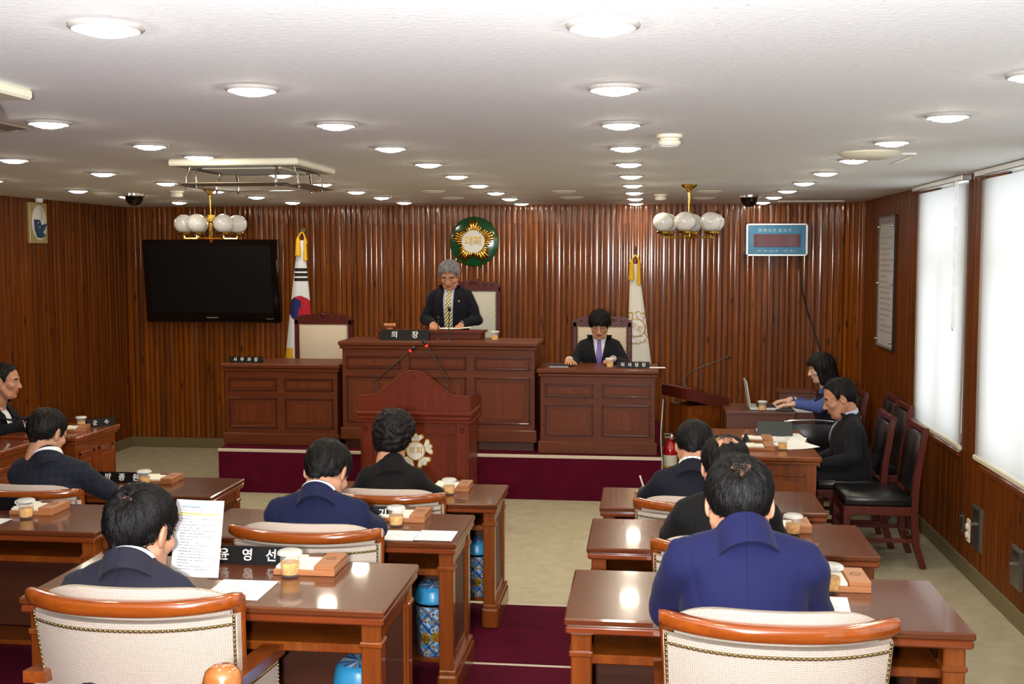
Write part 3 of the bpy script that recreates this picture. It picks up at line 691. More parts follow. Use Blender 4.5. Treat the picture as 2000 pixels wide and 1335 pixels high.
def counter(name, label, x0, x1, yf, zt, ncol, toe=0.0, depth=0.5):
    t = thing(name, label, 'counter', ((x0 + x1) / 2, yf, 0.36)); h = zt - 0.36; hw = (x1 - x0) / 2
    m = MB(); m.box(-hw + 0.02, hw - 0.02, 0, depth, toe, h - 0.06); 
    m.obj('body', 'counter_wood', t)
    m = MB(); m.box(-hw, hw, -0.012, 0.02, toe + 0.0, toe + 0.10, 0.006); m.obj('plinth', 'counter_wood', t)
    if toe: m = MB(); m.box(-hw + 0.03, hw - 0.03, 0.03, depth - 0.03, 0, toe); m.obj('toe_kick', 'desk_dark_wood', t)
    m = MB(); m.box(-hw - 0.01, hw + 0.01, -0.03, depth + 0.02, h - 0.035, h, 0.012); m.obj('top', 'counter_wood', t)
    m = MB(); m.box(-hw, hw, -0.018, depth, h - 0.062, h - 0.035, 0.008); m.obj('cornice', 'counter_wood', t)
    cw = 2 * hw / ncol
    zs = h - 0.12; small = 0.105
    for c in range(ncol):
        a, b = -hw + c * cw + 0.055, -hw + (c + 1) * cw - 0.055
        if c: a -= 0.02
        if c < ncol - 1: b += 0.02
        raised_panel(t, a, b, zs - small, zs, 0.0); raised_panel(t, a, b, toe + 0.145, zs - small - 0.06, 0.0)
    return t
counter('counter_section', 'low brown panelled counter at the left end of the dais', -3.50, -2.50, 9.0, 1.04, 2)
counter('counter_section', 'tall brown panelled counter in the middle of the dais', -2.48, -0.86, 8.95, 1.24, 3, 0.07)
counter('counter_section', 'low brown panelled counter at the right end of the dais', -0.845, 0.10, 8.88, 1.04, 2)

def podium():
    t = thing('podium', 'reddish wooden speaker podium with arched top in front of the dais', 'podium', (-1.585, 7.6, 0.0))
    hw, dp = 0.385, 0.40
    m = MB(); m.box(-hw + 0.005, hw - 0.005, 0.0, dp, 0.0, 0.80); m.obj('body', 'podium_wood', t)
    top = []
    N = 40
    for i in range(N + 1):
        u = -1 + 2 * i / N; top.append((u * (hw + 0.005), 0.965 + 0.175 * (0.5 + 0.5 * math.cos(PI * min(1, abs(u) / 0.82))) ** 1.0))
    m = MB(); m.prism([(hw + 0.005, 0.86), (-hw - 0.005, 0.86)] + top, -0.012, 0.016); gb = m.obj('arched_board', 'podium_wood', t)
    m = MB(); m.tube([(x, -0.008, z + 0.002) for x, z in top], 0.007, 6); m.obj('arch_moulding', 'podium_wood', gb, 50)
    m = MB()
    for s in (-1, 1):
        m.tube([(s * (0.006 + 0.014 * math.cos(a) * (1 - a / 14)), -0.014, 1.105 + 0.016 * math.sin(a) * (1 - a / 14)) for a in [k * 0.5 for k in range(20)]], 0.003, 5)
    m.obj('scroll_carving', 'podium_wood', gb, 50)
    for s in (-1, 1): m = MB(); m.prism([(0.016, 0.86), (dp, 0.86), (dp, 0.93), (0.016, 0.975)], s * hw - 0.012, s * hw + 0.012, 'yz'); m.obj('side_board', 'podium_wood', t)
    m = MB(); m.prism([(0.016, 0.92), (dp, 0.87), (dp, 0.885), (0.016, 0.935)], -hw, hw, 'yz'); m.obj('writing_top', 'podium_wood', t)
    m = MB(); m.box(-hw - 0.022, hw + 0.022, -0.03, dp + 0.01, 0.835, 0.86, 0.008); m.box(-hw - 0.012, hw + 0.012, -0.02, dp + 0.005, 0.80, 0.835, 0.006); m.box(-hw - 0.02, hw + 0.02, -0.026, dp + 0.01, 0.785, 0.80, 0.005); m.obj('cornice', 'podium_wood', t)
    m = MB(); m.box(-hw - 0.02, hw + 0.02, -0.03, dp + 0.01, 0, 0.10, 0.01); m.obj('plinth', 'podium_wood', t)
    for s in (-1, 1):
        m = MB(); m.box(s * (hw - 0.055) - 0.045 * 0.5 - 0.012, s * (hw - 0.055) + 0.045 * 0.5 + 0.030 * s * 0 + 0.012, -0.012, 0.004, 0.10, 0.785, 0.004); p = m.obj('pilaster', 'podium_wood', t)
        m = MB(); m.lathe([(0.0001, 0.010), (0.008, 0.010), (0.011, 0.004), (0.016, 0.008), (0.020, 0.002), (0.02, 0)], 20, T(s * (hw - 0.045), -0.012, 0.735) @ R(PI / 2, 'X')); m.obj('rosette', 'podium_wood', p, 40)
    raised_panel(t, -hw + 0.105, hw - 0.105, 0.13, 0.715, 0.0, 'podium_wood', 'podium_wood')
    for (x, tip, elbow, lab) in ((-0.305, (-0.045, -0.06, 1.27), (-0.30, 0.05, 1.04), 'left'), (0.205, (0.075, -0.06, 1.305), (0.205, 0.05, 1.05), 'right')):
        k = thing('gooseneck_microphone', 'gooseneck microphone with red ring on the %s of the arched podium' % lab, 'microphone', (-1.585 + x, 7.75, 0.915))
        m = MB(); m.lathe([(0.018, -0.0), (0.018, 0.012), (0.006, 0.02), (0.006, 0.0)], 14); m.obj('base', 'mic_grey', k, 40)
        P = [(0, 0, 0.01), (0, 0, 0.10), (elbow[0] - x, elbow[1] - 0.05, elbow[2] - 0.90), (tip[0] - x, tip[1], tip[2] - 0.915)]
        pts = smooth_path(P, 8); m = MB(); m.tube(pts, 0.005, 8); m.obj('neck', 'mic_grey', k, 60)
        d = (pts[-1] - pts[-3]).normalized(); e = pts[-1]
        m = MB(); m.tube([e, e + d * 0.012], 0.0105, 10); m.obj('light_ring', 'mic_led', k, 60)
        m = MB(); m.tube([e + d * 0.012, e + d * 0.02, e + d * 0.04, e + d * 0.05], [0.010, 0.013, 0.013, 0.007], 10); m.obj('capsule', 'black_plastic', k, 60)
podium()
# flower emblem used on the podium and the flag: five scalloped petals round a lettered disc
def petal_emblem(parent, rad, place, rot=0.0, text_parent_mat='petal_gold'):
    def put(poly, d, name, mat):
        c = (sum(p[0] for p in poly) / len(poly), sum(p[1] for p in poly) / len(poly))
        n = len(poly); vs = [place(c[0], c[1], d)]
        for q in (0.34, 0.67, 1.0): vs += [place(c[0] + (x - c[0]) * q, c[1] + (z - c[1]) * q, d) for x, z in poly]
        m = MB(); m.add(vs, [(0, 1 + i, 1 + (i + 1) % n) for i in range(n)] + [(1 + r * n + i, 1 + (r + 1) * n + i, 1 + (r + 1) * n + (i + 1) % n, 1 + r * n + (i + 1) % n) for r in (0, 1) for i in range(n)])
        return m.obj(name, mat, parent, recalc=False)
    for k in range(5):
        a0 = rot + PI / 2 + k * 2 * PI / 5
        def petal(g):
            out = []
            for i in range(25):
                u = -1 + 2 * i / 24
                r = rad * (0.90 + 0.10 * abs(math.sin(1.5 * PI * (u + 1)))) - g * 1.0; a = a0 + u * (0.56 - g / rad * 0.9)
                out.append((r * math.cos(a), r * math.sin(a)))
            for i in range(7):
                u = 1 - 2 * i / 6; r = rad * 0.5 + g; a = a0 + u * (0.30 - g / rad * 0.5); out.append((r * math.cos(a), r * math.sin(a)))
            return out
        put(petal(0.0), 0.001, 'petal_edge', 'petal_gold'); put(petal(rad * 0.065), 0.002, 'petal', 'emblem_white')
        for j in (-1, 0, 1):
            a = a0 + j * 0.18; dx, dz = math.cos(a), math.sin(a); q = rad * 0.012
            put([(rad * 0.66 * dx - q * dz, rad * 0.66 * dz + q * dx), (rad * 0.66 * dx + q * dz, rad * 0.66 * dz - q * dx), (rad * 0.82 * dx + q * dz, rad * 0.82 * dz - q * dx), (rad * 0.82 * dx - q * dz, rad * 0.82 * dz + q * dx)], 0.003, 'vein', 'petal_gold')
    for r, d, nm, mt in ((0.54, 0.003, 'disc_rim', 'petal_gold'), (0.50, 0.004, 'disc', 'emblem_white'), (0.47, 0.0045, 'inner_line', 'petal_gold'), (0.455, 0.005, 'inner_disc', 'emblem_white')):
        put([(rad * r * math.cos(2 * PI * i / 40), rad * r * math.sin(2 * PI * i / 40)) for i in range(40)], d, nm, mt)
    me = text_mesh('의회', rad * 0.44, 0.0, rad * 0.004, 'petal_gold')
    co = np.empty(len(me.vertices) * 3, 'f'); me.vertices.foreach_get('co', co); co = co.reshape(-1, 3)
    cr, sr = math.cos(rot), math.sin(rot)
    new = [place(x * cr - z * sr, x * sr + z * cr, 0.006) for x, y, z in co]
    me.vertices.foreach_set('co', np.array(new, 'f').ravel()); me.update(); link('lettering', me, parent)
e = thing('podium_emblem', 'white and gold flower emblem on the front of the podium', 'emblem', (-1.5725, 7.589, 0.587))
petal_emblem(e, 0.125, lambda x, z, d: (x, -d, z))

def lectern2():
    t = thing('lectern', 'plain dark wooden lectern turned sideways behind the front row', 'lectern', (0.405, 9.2, 0.0), math.radians(30))
    m = MB(); m.box(-0.15, 0.15, -0.14, 0.14, 0.06, 0.74); m.obj('body', 'desk_wood', t)
    m = MB(); m.box(-0.18, 0.18, -0.17, 0.17, 0, 0.06, 0.008); m.obj('plinth', 'desk_wood', t)
    m = MB(); m.prism([(-0.20, 0.80), (-0.02, 0.755), (0.20, 0.725), (0.20, 0.785), (-0.02, 0.845), (-0.12, 0.885), (-0.20, 0.885)], -0.19, 0.19, 'xz'); m.obj('sloped_top', 'mahogany', t)
    m = MB(); m.box(-0.11, 0.11, -0.147, -0.14, 0.14, 0.66, 0.003); m.obj('front_panel', 'desk_wood', t)
    k = thing('gooseneck_microphone', 'gooseneck microphone on the plain dark lectern', 'microphone', (0.33, 9.17, 0.875))
    P = smooth_path([(0, 0, 0.0), (0, 0, 0.08), (0.07, 0.0, 0.14), (0.31, 0.0, 0.235)], 8); m = MB(); m.tube(P, 0.0045, 8); m.obj('neck', 'mic_grey', k, 60)
    m = MB(); d = (P[-1] - P[-3]).normalized(); m.tube([P[-1], P[-1] + d * 0.01, P[-1] + d * 0.03, P[-1] + d * 0.036], [0.008, 0.014, 0.014, 0.006], 10); m.obj('capsule', 'black_plastic', k, 60)
    m = MB(); m.lathe([(0.016, 0.0), (0.016, 0.01), (0.006, 0.016)], 12); m.obj('base', 'mic_grey', k, 40)
lectern2()

# ------------------------------------------------------------------ member desks
DW, DD, DH = 1.06, 0.48, 0.62
def make_desk():
    t = thing('member_desk', 'x', 'desk', (0, 0, 0), 0, 'council member desks')
    h, w_, d = DH, DW / 2, DD
    def side_pr(o, top): return o
    m = MB(); m.box(-w_, w_, 0, d, h - 0.022, h, 0.010); m.obj('top', 'desk_top_wood', t)
    m = MB(); m.box(-w_ + 0.004, w_ - 0.004, 0.004, d - 0.004, h - 0.045, h - 0.0225, 0.008); m.obj('edge_moulding', 'desk_edge_wood', t)
    for s in (-1, 1):
        for y0 in (0.03, d - 0.085):
            x = s * (w_ - 0.045)
            m = MB(); m.box(x - 0.028, x + 0.028, y0, y0 + 0.055, 0.10, h - 0.045, 0.004); p = m.obj('leg', 'desk_wood', t)
            m = MB(); m.box(x - 0.033, x + 0.033, y0 - 0.005, y0 + 0.06, h - 0.115, h - 0.098, 0.004); m.obj('collar', 'desk_wood', p)
        x = s * (w_ - 0.04)
        m = MB(); m.box(x - 0.012, x + 0.012, 0.085, d - 0.085, 0.10, h - 0.045); p = m.obj('side_panel', 'desk_dark_wood', t)
        fr = MB(); xs = x + s * 0.012
        for (a, b, c, e_) in ((0.085, d - 0.085, h - 0.10, h - 0.045), (0.085, d - 0.085, 0.10, 0.16), (0.085, 0.11, 0.10, h - 0.045), (d - 0.11, d - 0.085, 0.10, h - 0.045)):
            fr.box(xs - 0.006, xs + 0.006, a, b, c, e_, 0.003)
        fr.obj('panel_frame', 'desk_wood', p)
        m = MB(); m.box(x - 0.04, x + 0.04, 0.02, d - 0.02, 0.0, 0.10, 0.010); m.box(x - 0.034, x + 0.034, 0.026, d - 0.026, 0.10, 0.118, 0.005); m.obj('plinth', 'desk_wood', t)
    m = MB(); m.box(-w_ + 0.06, w_ - 0.06, 0.06, d - 0.08, h - 0.145, h - 0.118, 0.004); m.obj('shelf', 'desk_wood', t)
    m = MB(); m.box(-w_ + 0.06, w_ - 0.06, d - 0.085, d - 0.065, 0.10, h - 0.045); p = m.obj('modesty_panel', 'desk_dark_wood', t)
    for k in range(2):
        a = -w_ + 0.10 + k * (w_ - 0.08); b = a + w_ - 0.12; fr = MB()
        for (q, r, c, e_) in ((a, b, h - 0.14, h - 0.11), (a, b, 0.15, 0.18), (a, a + 0.03, 0.15, h - 0.11), (b - 0.03, b, 0.15, h - 0.11)): fr.box(q, r, d - 0.068, d - 0.056, c, e_, 0.003)
        fr.obj('panel_frame', 'desk_wood', p)
    m = MB(); m.box(-w_ + 0.06, w_ - 0.06, 0.22, d - 0.085, 0.075, 0.095, 0.003); m.obj('foot_shelf', 'desk_wood', t)
    return t
ZROW = {1: 0.12, 2: 0.233, 3: 0.346}; YROW = {1: 5.29, 2: 4.11, 3: 2.94}
XA, XBk, XC = -2.13 - DW / 2, -0.70 - DW / 2, 0.32
desk0 = make_desk()
DESKS = [(XC, 3, 'front-most wooden desk on the right, at the man in bright blue'), (XC, 2, 'second wooden desk on the right, at the man in black'), (XC, 1, 'far wooden desk on the right, beside the side desk'),
         (XBk, 3, 'wooden desk at the man holding up a printed sheet'), (XBk, 2, 'wooden desk at the man in navy, with two white pages'), (XBk, 1, 'wooden desk at the woman in black, before the podium'),
         (XA, 2, 'wooden desk at the left edge carrying a cup and memo tray'), (XA, 1, 'wooden desk at the man in checked suit on the left')]
for i, (x, r, lab) in enumerate(DESKS):
    o = desk0 if i == 0 else dup(desk0, (x, YROW[r], ZROW[r]))
    o.location = (x, YROW[r], ZROW[r]); o['label'] = lab
# side desks (drawn up along both side walls)
def side_desk(label, x0, x1, y0, y1, ends=1):
    t = thing('side_desk', label, 'desk', ((x0 + x1) / 2, (y0 + y1) / 2, 0)); hx, hy = (x1 - x0) / 2, (y1 - y0) / 2; h = 0.74
    m = MB(); m.box(-hx, hx, -hy, hy, h - 0.03, h, 0.010); m.obj('top', 'desk_wood' if x0 > 0 else 'desk_edge_wood', t)
    m = MB(); m.box(-hx + 0.012, hx - 0.012, -hy + 0.012, hy - 0.012, h - 0.05, h - 0.03, 0.006); m.obj('edge_moulding', 'desk_wood', t)
    m = MB(); m.box(-hx + 0.03, hx - 0.03, -hy + 0.03, hy - 0.03, 0.08, h - 0.05); m.obj('body', 'desk_wood', t)
    m = MB(); m.box(-hx + 0.015, hx - 0.015, -hy + 0.015, hy - 0.015, 0, 0.085, 0.008); m.obj('plinth', 'desk_wood', t)
    raised_panel(t, -hx + 0.09, hx - 0.09, 0.16, h - 0.11, -hy + 0.03, 'desk_wood', 'desk_edge_wood')
    for k in range(2):  # inward long front
        s = 1 if x0 < 0 else -1
        a = -hy + 0.08 + k * (hy - 0.05); b = a + hy - 0.11; m = MB()
        for (q, r, c, e_) in ((a, b, h - 0.14, h - 0.115), (a, b, 0.14, 0.165), (a, a + 0.022, 0.14, h - 0.115), (b - 0.022, b, 0.14, h - 0.115)): m.box(s * (hx - 0.034), s * (hx - 0.022), q, r, c, e_, 0.003)
        fr = m.obj('panel_moulding', 'desk_edge_wood', t)
        m = MB(); m.box(s * (hx - 0.034), s * (hx - 0.024), a + 0.05, b - 0.05, 0.20, h - 0.175, 0.003); m.obj('panel_board', 'desk_wood', fr)
side_desk('side desk on the right with papers, at the man in glasses', 0.44, 1.05, 6.78, 7.86)
side_desk('side desk on the left wall where the open-collared man leans', -4.25, -3.71, 6.95, 7.58)
side_desk('side desk at the left edge nearer than the leaning man', -4.45, -3.91, 5.75, 6.82)

# ------------------------------------------------------------------ seats
def make_armchair():
    t = thing('armchair', 'x', 'armchair', (0, 0, 0), 0, 'beige council armchairs')
    # outer back: bowed panel, rail on top; local back at y=0, facing +Y
    HW = 0.27; ZT = 0.745
    def bow(u): return 0.085 * abs(u) ** 2.4
    def wid(z): return HW * (0.90 + 0.10 * (z - 0.18) / (ZT - 0.18))
    def lean(z): return 0.10 * (1 - (z - 0.18) / (ZT - 0.18))
    def shell(y_off, z0, z1, nu=24, nv=10, puff=0.0):
        def fn(u, v):
            a = -1 + 2 * u; z = z0 + (z1 - z0) * v
            return (wid(z) * a, lean(z) + bow(a) + y_off + puff * (1 - a ** 4) * math.sin(PI * min(1, v * 0.9 + 0.1)), z)
        return fn
    z0, z1 = 0.17, 0.685
    m = MB(); n1, n2 = 24, 10
    m.grid(shell(0.0, z0, z1), n1, n2); m.grid(shell(0.03, z0, z1), n1, n2)
    m.add([shell(0.0, z0, z1)(i / n1, 1) for i in range(n1 + 1)] + [shell(0.03, z0, z1)(i / n1, 1) for i in range(n1 + 1)], [(i, i + 1, n1 + 2 + i, n1 + 1 + i) for i in range(n1)])
    for u in (0, 1): m.add([shell(0.0, z0, z1)(u, j / n2) for j in range(n2 + 1)] + [shell(0.03, z0, z1)(u, j / n2) for j in range(n2 + 1)], [(j, j + 1, n2 + 2 + j, n2 + 1 + j) for j in range(n2)])
    back = m.obj('back_panel', 'chair_fabric', t, 40)
    # nail heads along the top and the sides of the panel, and their tape
    m = MB(); tp = MB()
    path = [shell(-0.001, z0, z1)(0.012, v / 20) for v in range(21)] + [shell(-0.001, z0, z1)(0.012 + 0.976 * i / 40, 0.962) for i in range(41)] + [shell(-0.001, z0, z1)(0.988, 1 - v / 20) for v in range(21)]
    path = [p for i, p in enumerate(path)]
    L = 0; last = Vector(path[0])
    for i in range(len(path) - 1):
        a, b = Vector(path[i]), Vector(path[i + 1]); k = max(1, int(round((b - a).length / 0.0125)))
        for j in range(k): m.ball(a.lerp(b, j / k), 0.0048, 6, 3)
    st = m.obj('nailhead_trim', 'studs', back, 60); st['kind'] = 'stuff'
    tp.tube([Vector(p) + Vector((0, 0.001, 0)) for p in path], 0.0042, 5); tp.obj('trim_tape', 'stud_tape', back, 60)
    # wooden top rail
    def rail(u, v):
        a = -1 + 2 * u; zc = 0.722; e = max(0.0, abs(a) - 0.93) / 0.07
        hh = 0.0205 * (1 - 0.25 * e); th = 0.024 * (1 - 0.3 * e); q = 2 * PI * v
        x = (wid(ZT) + 0.008) * a; y = bow(a) + 0.012 + th * math.copysign(abs(math.cos(q)) ** 0.7, math.cos(q)); z = zc - 0.012 * a * a * 0 + 0.006 * abs(a) ** 3 + hh * math.copysign(abs(math.sin(q)) ** 0.7, math.sin(q))
        return (x, y, z)
    m = MB(); m.grid(rail, 32, 16)
    for u in (0, 1): m.add([rail(u, v / 16) for v in range(16)], [tuple(range(16))])
    m.obj('top_rail', 'rail_wood', t, 50)
    # side stiles
    for s in (-1, 1):
        m = MB(); P = [Vector((s * (wid(z) - 0.010), lean(z) + bow(1) + 0.046, z)) for z in (0.17, 0.3, 0.45, 0.6, 0.722)]
        m.tube(P, [0.016, 0.016, 0.016, 0.016, 0.018], 8); m.obj('stile', 'rail_wood', t, 60)
    # inside back cushion (shows above the rail)
    def cush(u, v):
        a = -1 + 2 * u; z = 0.34 + (0.765 - 0.34) * math.sin(PI / 2 * min(1, v * 2)) if v < 0.5 else 0.34 + (0.765 - 0.34) * math.sin(PI / 2 * min(1, (1 - v) * 2))
        q = (1 - abs(a) ** 6) ; off = 0.035 if v < 0.5 else 0.035 + 0.075 * math.sin(PI * (v - 0.5) * 2) ** 0.6
        zz = 0.34 + (z - 0.34) * (0.90 + 0.10 * (1 - abs(a) ** 5))
        return (wid(zz) * 0.90 * a, lean(min(zz, ZT)) + bow(a) + 0.030 + (off - 0.035) * (0.35 + 0.65 * q), zz)
    m = MB(); m.grid(cush, 28, 20); m.obj('back_cushion', 'chair_fabric', t, 70)
    # seat
    m = MB(); m.box(-0.235, 0.235, 0.09, 0.48, 0.27, 0.345, 0.03); m.obj('seat_cushion', 'chair_fabric', t, 50)
    m = MB(); m.box(-0.245, 0.245, 0.09, 0.48, 0.22, 0.27, 0.006); m.obj('seat_frame', 'rail_wood', t)
    for s in (-1, 1):
        # arms: upholstered side panel with a wooden arm board
        m = MB(); m.prism([(0.10, 0.19), (0.42, 0.19), (0.43, 0.46), (0.10, 0.50)], s * 0.252 - 0.018, s * 0.252 + 0.018, 'yz'); sd = m.obj('arm_panel', 'chair_fabric', t)
        m = MB()
        for k in range(26): m.ball((s * 0.271, 0.11 + k * 0.0122, 0.487 - k * 0.0015), 0.0045, 6, 3)
        for k in range(22): m.ball((s * 0.271, 0.421, 0.44 - k * 0.011), 0.0045, 6, 3)
        o = m.obj('nailhead_trim', 'studs', sd, 60); o['kind'] = 'stuff'
        m = MB(); m.prism([(0.07, 0.505), (0.44, 0.465), (0.455, 0.475), (0.45, 0.495), (0.07, 0.535)], s * 0.255 - 0.03, s * 0.255 + 0.03, 'yz'); m.obj('armrest', 'arm_wood', t)
        for y in (0.12, 0.44): m = MB(); m.tube([(s * 0.22, y, 0.22), (s * 0.225, y + (0.01 if y > 0.3 else -0.02), 0.0)], [0.022, 0.015], 8); m.obj('leg', 'rail_wood', t, 60)
    return t
arm0 = make_armchair()
CH = [(0.315, 2.56, 3, 'beige armchair with wooden rail under the man in bright blue', 0.0), (-1.275, 2.56, 3, 'beige armchair with wooden rail under the man holding the sheet', 0.03), (0.30, 3.70, 2, 'beige armchair of the man in black on the right', 0.0),
      (0.23, 4.86, 1, 'beige armchair of the man writing at the far right desk', 0.0), (-1.19, 3.72, 2, 'beige armchair of the man in navy suit', 0.0), (-1.17, 4.86, 1, 'beige armchair of the woman in black', 0.0), (-2.86, 4.76, 1, 'beige armchair of the man in checked suit', -0.02)]
for i, (x, y, r, lab, a) in enumerate(CH):
    o = arm0 if i == 0 else dup(arm0, (x, y, ZROW[r]), a, lab)
    o.location = (x, y, ZROW[r]); o.rotation_euler = (0, 0, a); o['label'] = lab

def make_side_chair():
    t = thing('side_chair', 'x', 'chair', (0, 0, 0), 0, 'black leather chairs by the windows')
    m = MB(); m.box(-0.21, 0.21, -0.20, 0.22, 0.385, 0.45, 0.025); m.obj('seat_cushion', 'black_leather', t, 50)
    m = MB()
    m.box(-0.21, 0.21, -0.20, 0.22, 0.33, 0.385, 0.005); m.obj('seat_frame', 'mahogany', t)
    for s in (-1, 1):
        m = MB(); m.tube([(s * 0.195, -0.27, 0.0), (s * 0.195, -0.225, 0.14), (s * 0.195, -0.205, 0.34), (s * 0.195, -0.215, 0.55), (s * 0.195, -0.265, 0.88)], [0.026, 0.027, 0.03, 0.028, 0.022], 4); m.obj('leg', 'mahogany', t)
        m = MB(); m.box(s * 0.195 - 0.022, s * 0.195 + 0.022, 0.175, 0.22, 0, 0.34, 0.004); m.obj('leg', 'mahogany', t)
        m = MB(); m.box(s * 0.195 - 0.01, s * 0.195 + 0.01, -0.22, 0.19, 0.16, 0.185, 0.003); m.obj('stretcher', 'mahogany', t)
    for y, z in ((-0.24, 0.12), (0.19, 0.22)): m = MB(); m.box(-0.19, 0.19, y - 0.01, y + 0.01, z, z + 0.03, 0.003); m.obj('stretcher', 'mahogany', t)
    m = MB(); m.box(-0.19, 0.19, -0.02, 0.02, 0, 0.36, 0.02, T(0, -0.205, 0.47) @ R(math.radians(8), 'X')); m.obj('back_cushion', 'black_leather', t, 50)
    m = MB(); m.box(-0.20, 0.20, -0.015, 0.015, 0.37, 0.41, 0.008, T(0, -0.215, 0.47) @ R(math.radians(8), 'X')); m.obj('crest_rail', 'mahogany', t)
    return t
sc0 = make_side_chair()
# facing -X: rotate +90
for i, (x, y, a, lab) in enumerate([(1.45, 7.30, 90, 'empty black leather chair with mahogany frame nearest the camera by the windows'), (1.36, 7.78, 90, 'black leather chair with mahogany frame under the man in glasses'),
                                     (1.60, 8.35, 90, 'black leather chair standing behind the man in glasses, by the wall'), (1.62, 8.85, 90, 'farthest black leather chair against the right wall'),
                                     (-4.50, 7.22, -90, 'black leather chair under the open-collared man on the left'), (1.44, 9.12, 90, 'black chair under the woman at the laptop')]):
    o = sc0 if i == 0 else dup(sc0, (x, y, 0), math.radians(a), lab)
    o.location = (x, y, 0); o.rotation_euler = (0, 0, math.radians(a)); o['label'] = lab
def chrome_chair():
    t = thing('chrome_chair', 'small black chair with chrome tube frame beside the laptop desk', 'chair', (1.20, 8.28, 0), math.radians(180))
    m = MB(); m.box(-0.17, 0.17, -0.015, 0.015, 0.50, 0.72, 0.012); m.obj('back_pad', 'black_leather', t, 50)
    m = MB(); m.box(-0.19, 0.19, -0.40, 0.0, 0.39, 0.43, 0.015, T(0, 0.4, 0)); m.obj('seat_pad', 'black_leather', t, 50)
    m = MB(); m.tube(smooth_path([(-0.19, 0.0, 0.40), (-0.19, -0.01, 0.70), (-0.165, -0.01, 0.735), (0, -0.01, 0.745), (0.165, -0.01, 0.735), (0.19, -0.01, 0.70), (0.19, 0.0, 0.40)], 6), 0.009, 8); m.obj('back_frame', 'chrome', t, 60)
    for s in (-1, 1): m = MB(); m.tube(smooth_path([(s * 0.19, 0.0, 0.41), (s * 0.19, -0.03, 0.012), (s * 0.19, 0.2, 0.012), (s * 0.19, 0.40, 0.012), (s * 0.19, 0.38, 0.39)], 5), 0.009, 8); m.obj('leg', 'chrome', t, 60)
    m = MB(); m.box(-0.12, 0.12, 0.01, 0.05, 0.435, 0.50, 0.015); m.obj('cushion', 'cushion_white', t, 50)
chrome_chair()
def throne(label, x, y, w_, h, tuft=False, z=0.36):
    t = thing('high_back_chair', label, 'chair', (x, y, z), PI)   # faces -Y
    hw = w_ / 2; mt = 'tufted_leather' if tuft else 'beige_cloth'; zb = 0.42
    for s in (-1, 1): m = MB(); m.box(s * hw - 0.022, s * hw + 0.022, -0.03, 0.02, 0.0, h - 0.075, 0.008); m.obj('stile', 'mahogany', t)
    crest = []
    N = 30
    for i in range(N + 1):
        u = -1 + 2 * i / N; crest.append((u * (hw + 0.022), h - 0.06 + 0.045 * math.cos(u * PI / 2) ** 1.2 + 0.008 * math.cos(u * 9)))
    m = MB(); m.prism([(hw + 0.022, h - 0.12), (-hw - 0.022, h - 0.12)] + crest, -0.03, 0.02); cr = m.obj('crest_rail', 'mahogany', t)
    for s in (-1, 1):
        for (q, sz) in ((0.12, 0.022), (0.45, 0.02), (0.75, 0.016)):
            m = MB(); m.tube([(s * hw * q + sz * math.cos(a) * (1 - a / 11), 0.022, h - 0.072 + 0.02 * (1 - q) + sz * 0.7 * math.sin(a) * (1 - a / 11)) for a in [k * 0.55 for k in range(17)]], 0.0045, 5); m.obj('scroll_carving', 'mahogany', cr, 50)
    m = MB(); m.ball((0, 0.02, h - 0.03), 0.02, 10, 6, (1.4, 0.5, 0.8)); m.obj('shell_carving', 'mahogany', cr, 50)
    m = MB(); m.box(-hw + 0.02, hw - 0.02, -0.02, 0.022, zb, h - 0.115, 0.016); bk = m.obj('back_cushion', mt, t, 50)
    n = int((h - 0.115 - zb) / 0.022); m = MB()
    for k in range(n):
        for s in (-1, 1): m.ball((s * (hw - 0.026), 0.023, zb + 0.01 + k * 0.022), 0.006, 6, 3)
    for k in range(int((w_ - 0.05) / 0.022)): m.ball((-hw + 0.03 + k * 0.022, 0.023, h - 0.122), 0.006, 6, 3)
    o = m.obj('nailhead_trim', 'stud_tape', bk, 60); o['kind'] = 'stuff'
    if tuft:
        for (bx, bz) in ((0, 0.26), (0.12, 0.36), (-0.12, 0.36), (0, 0.46), (0.12, 0.16), (-0.12, 0.16)): m = MB(); m.ball((bx, 0.022, zb + bz + 0.1), 0.010, 8, 5, (1, 0.6, 1)); m.obj('button', mt, bk, 60)
    m = MB(); m.box(-hw, hw, 0.0, 0.45, 0.34, 0.44, 0.03); m.obj('seat_cushion', mt, t, 50)
    m = MB(); m.box(-hw - 0.01, hw + 0.01, -0.01, 0.46, 0.28, 0.34, 0.006); m.obj('seat_frame', 'mahogany', t)
    for s in (-1, 1):
        m = MB(); m.box(s * hw - 0.022, s * hw + 0.022, 0.40, 0.45, 0, 0.30, 0.006); m.obj('leg', 'mahogany', t)
        m = MB(); m.tube(smooth_path([(s * (hw + 0.0), 0.0, 0.60), (s * (hw + 0.02), 0.2, 0.61), (s * (hw + 0.03), 0.36, 0.59), (s * (hw + 0.02), 0.40, 0.50), (s * hw, 0.38, 0.33)], 5), 0.02, 6); m.obj('armrest', 'mahogany', t, 50)
throne('empty high-back chair with beige back beside the national flag', -2.92, 10.0, 0.50, 1.07)
throne('tall carved chair with tufted pale back behind the standing man', -1.57, 10.25, 0.46, 1.37, True)
throne('high-back chair with beige back behind the seated clerk', -0.38, 9.95, 0.48, 1.07)

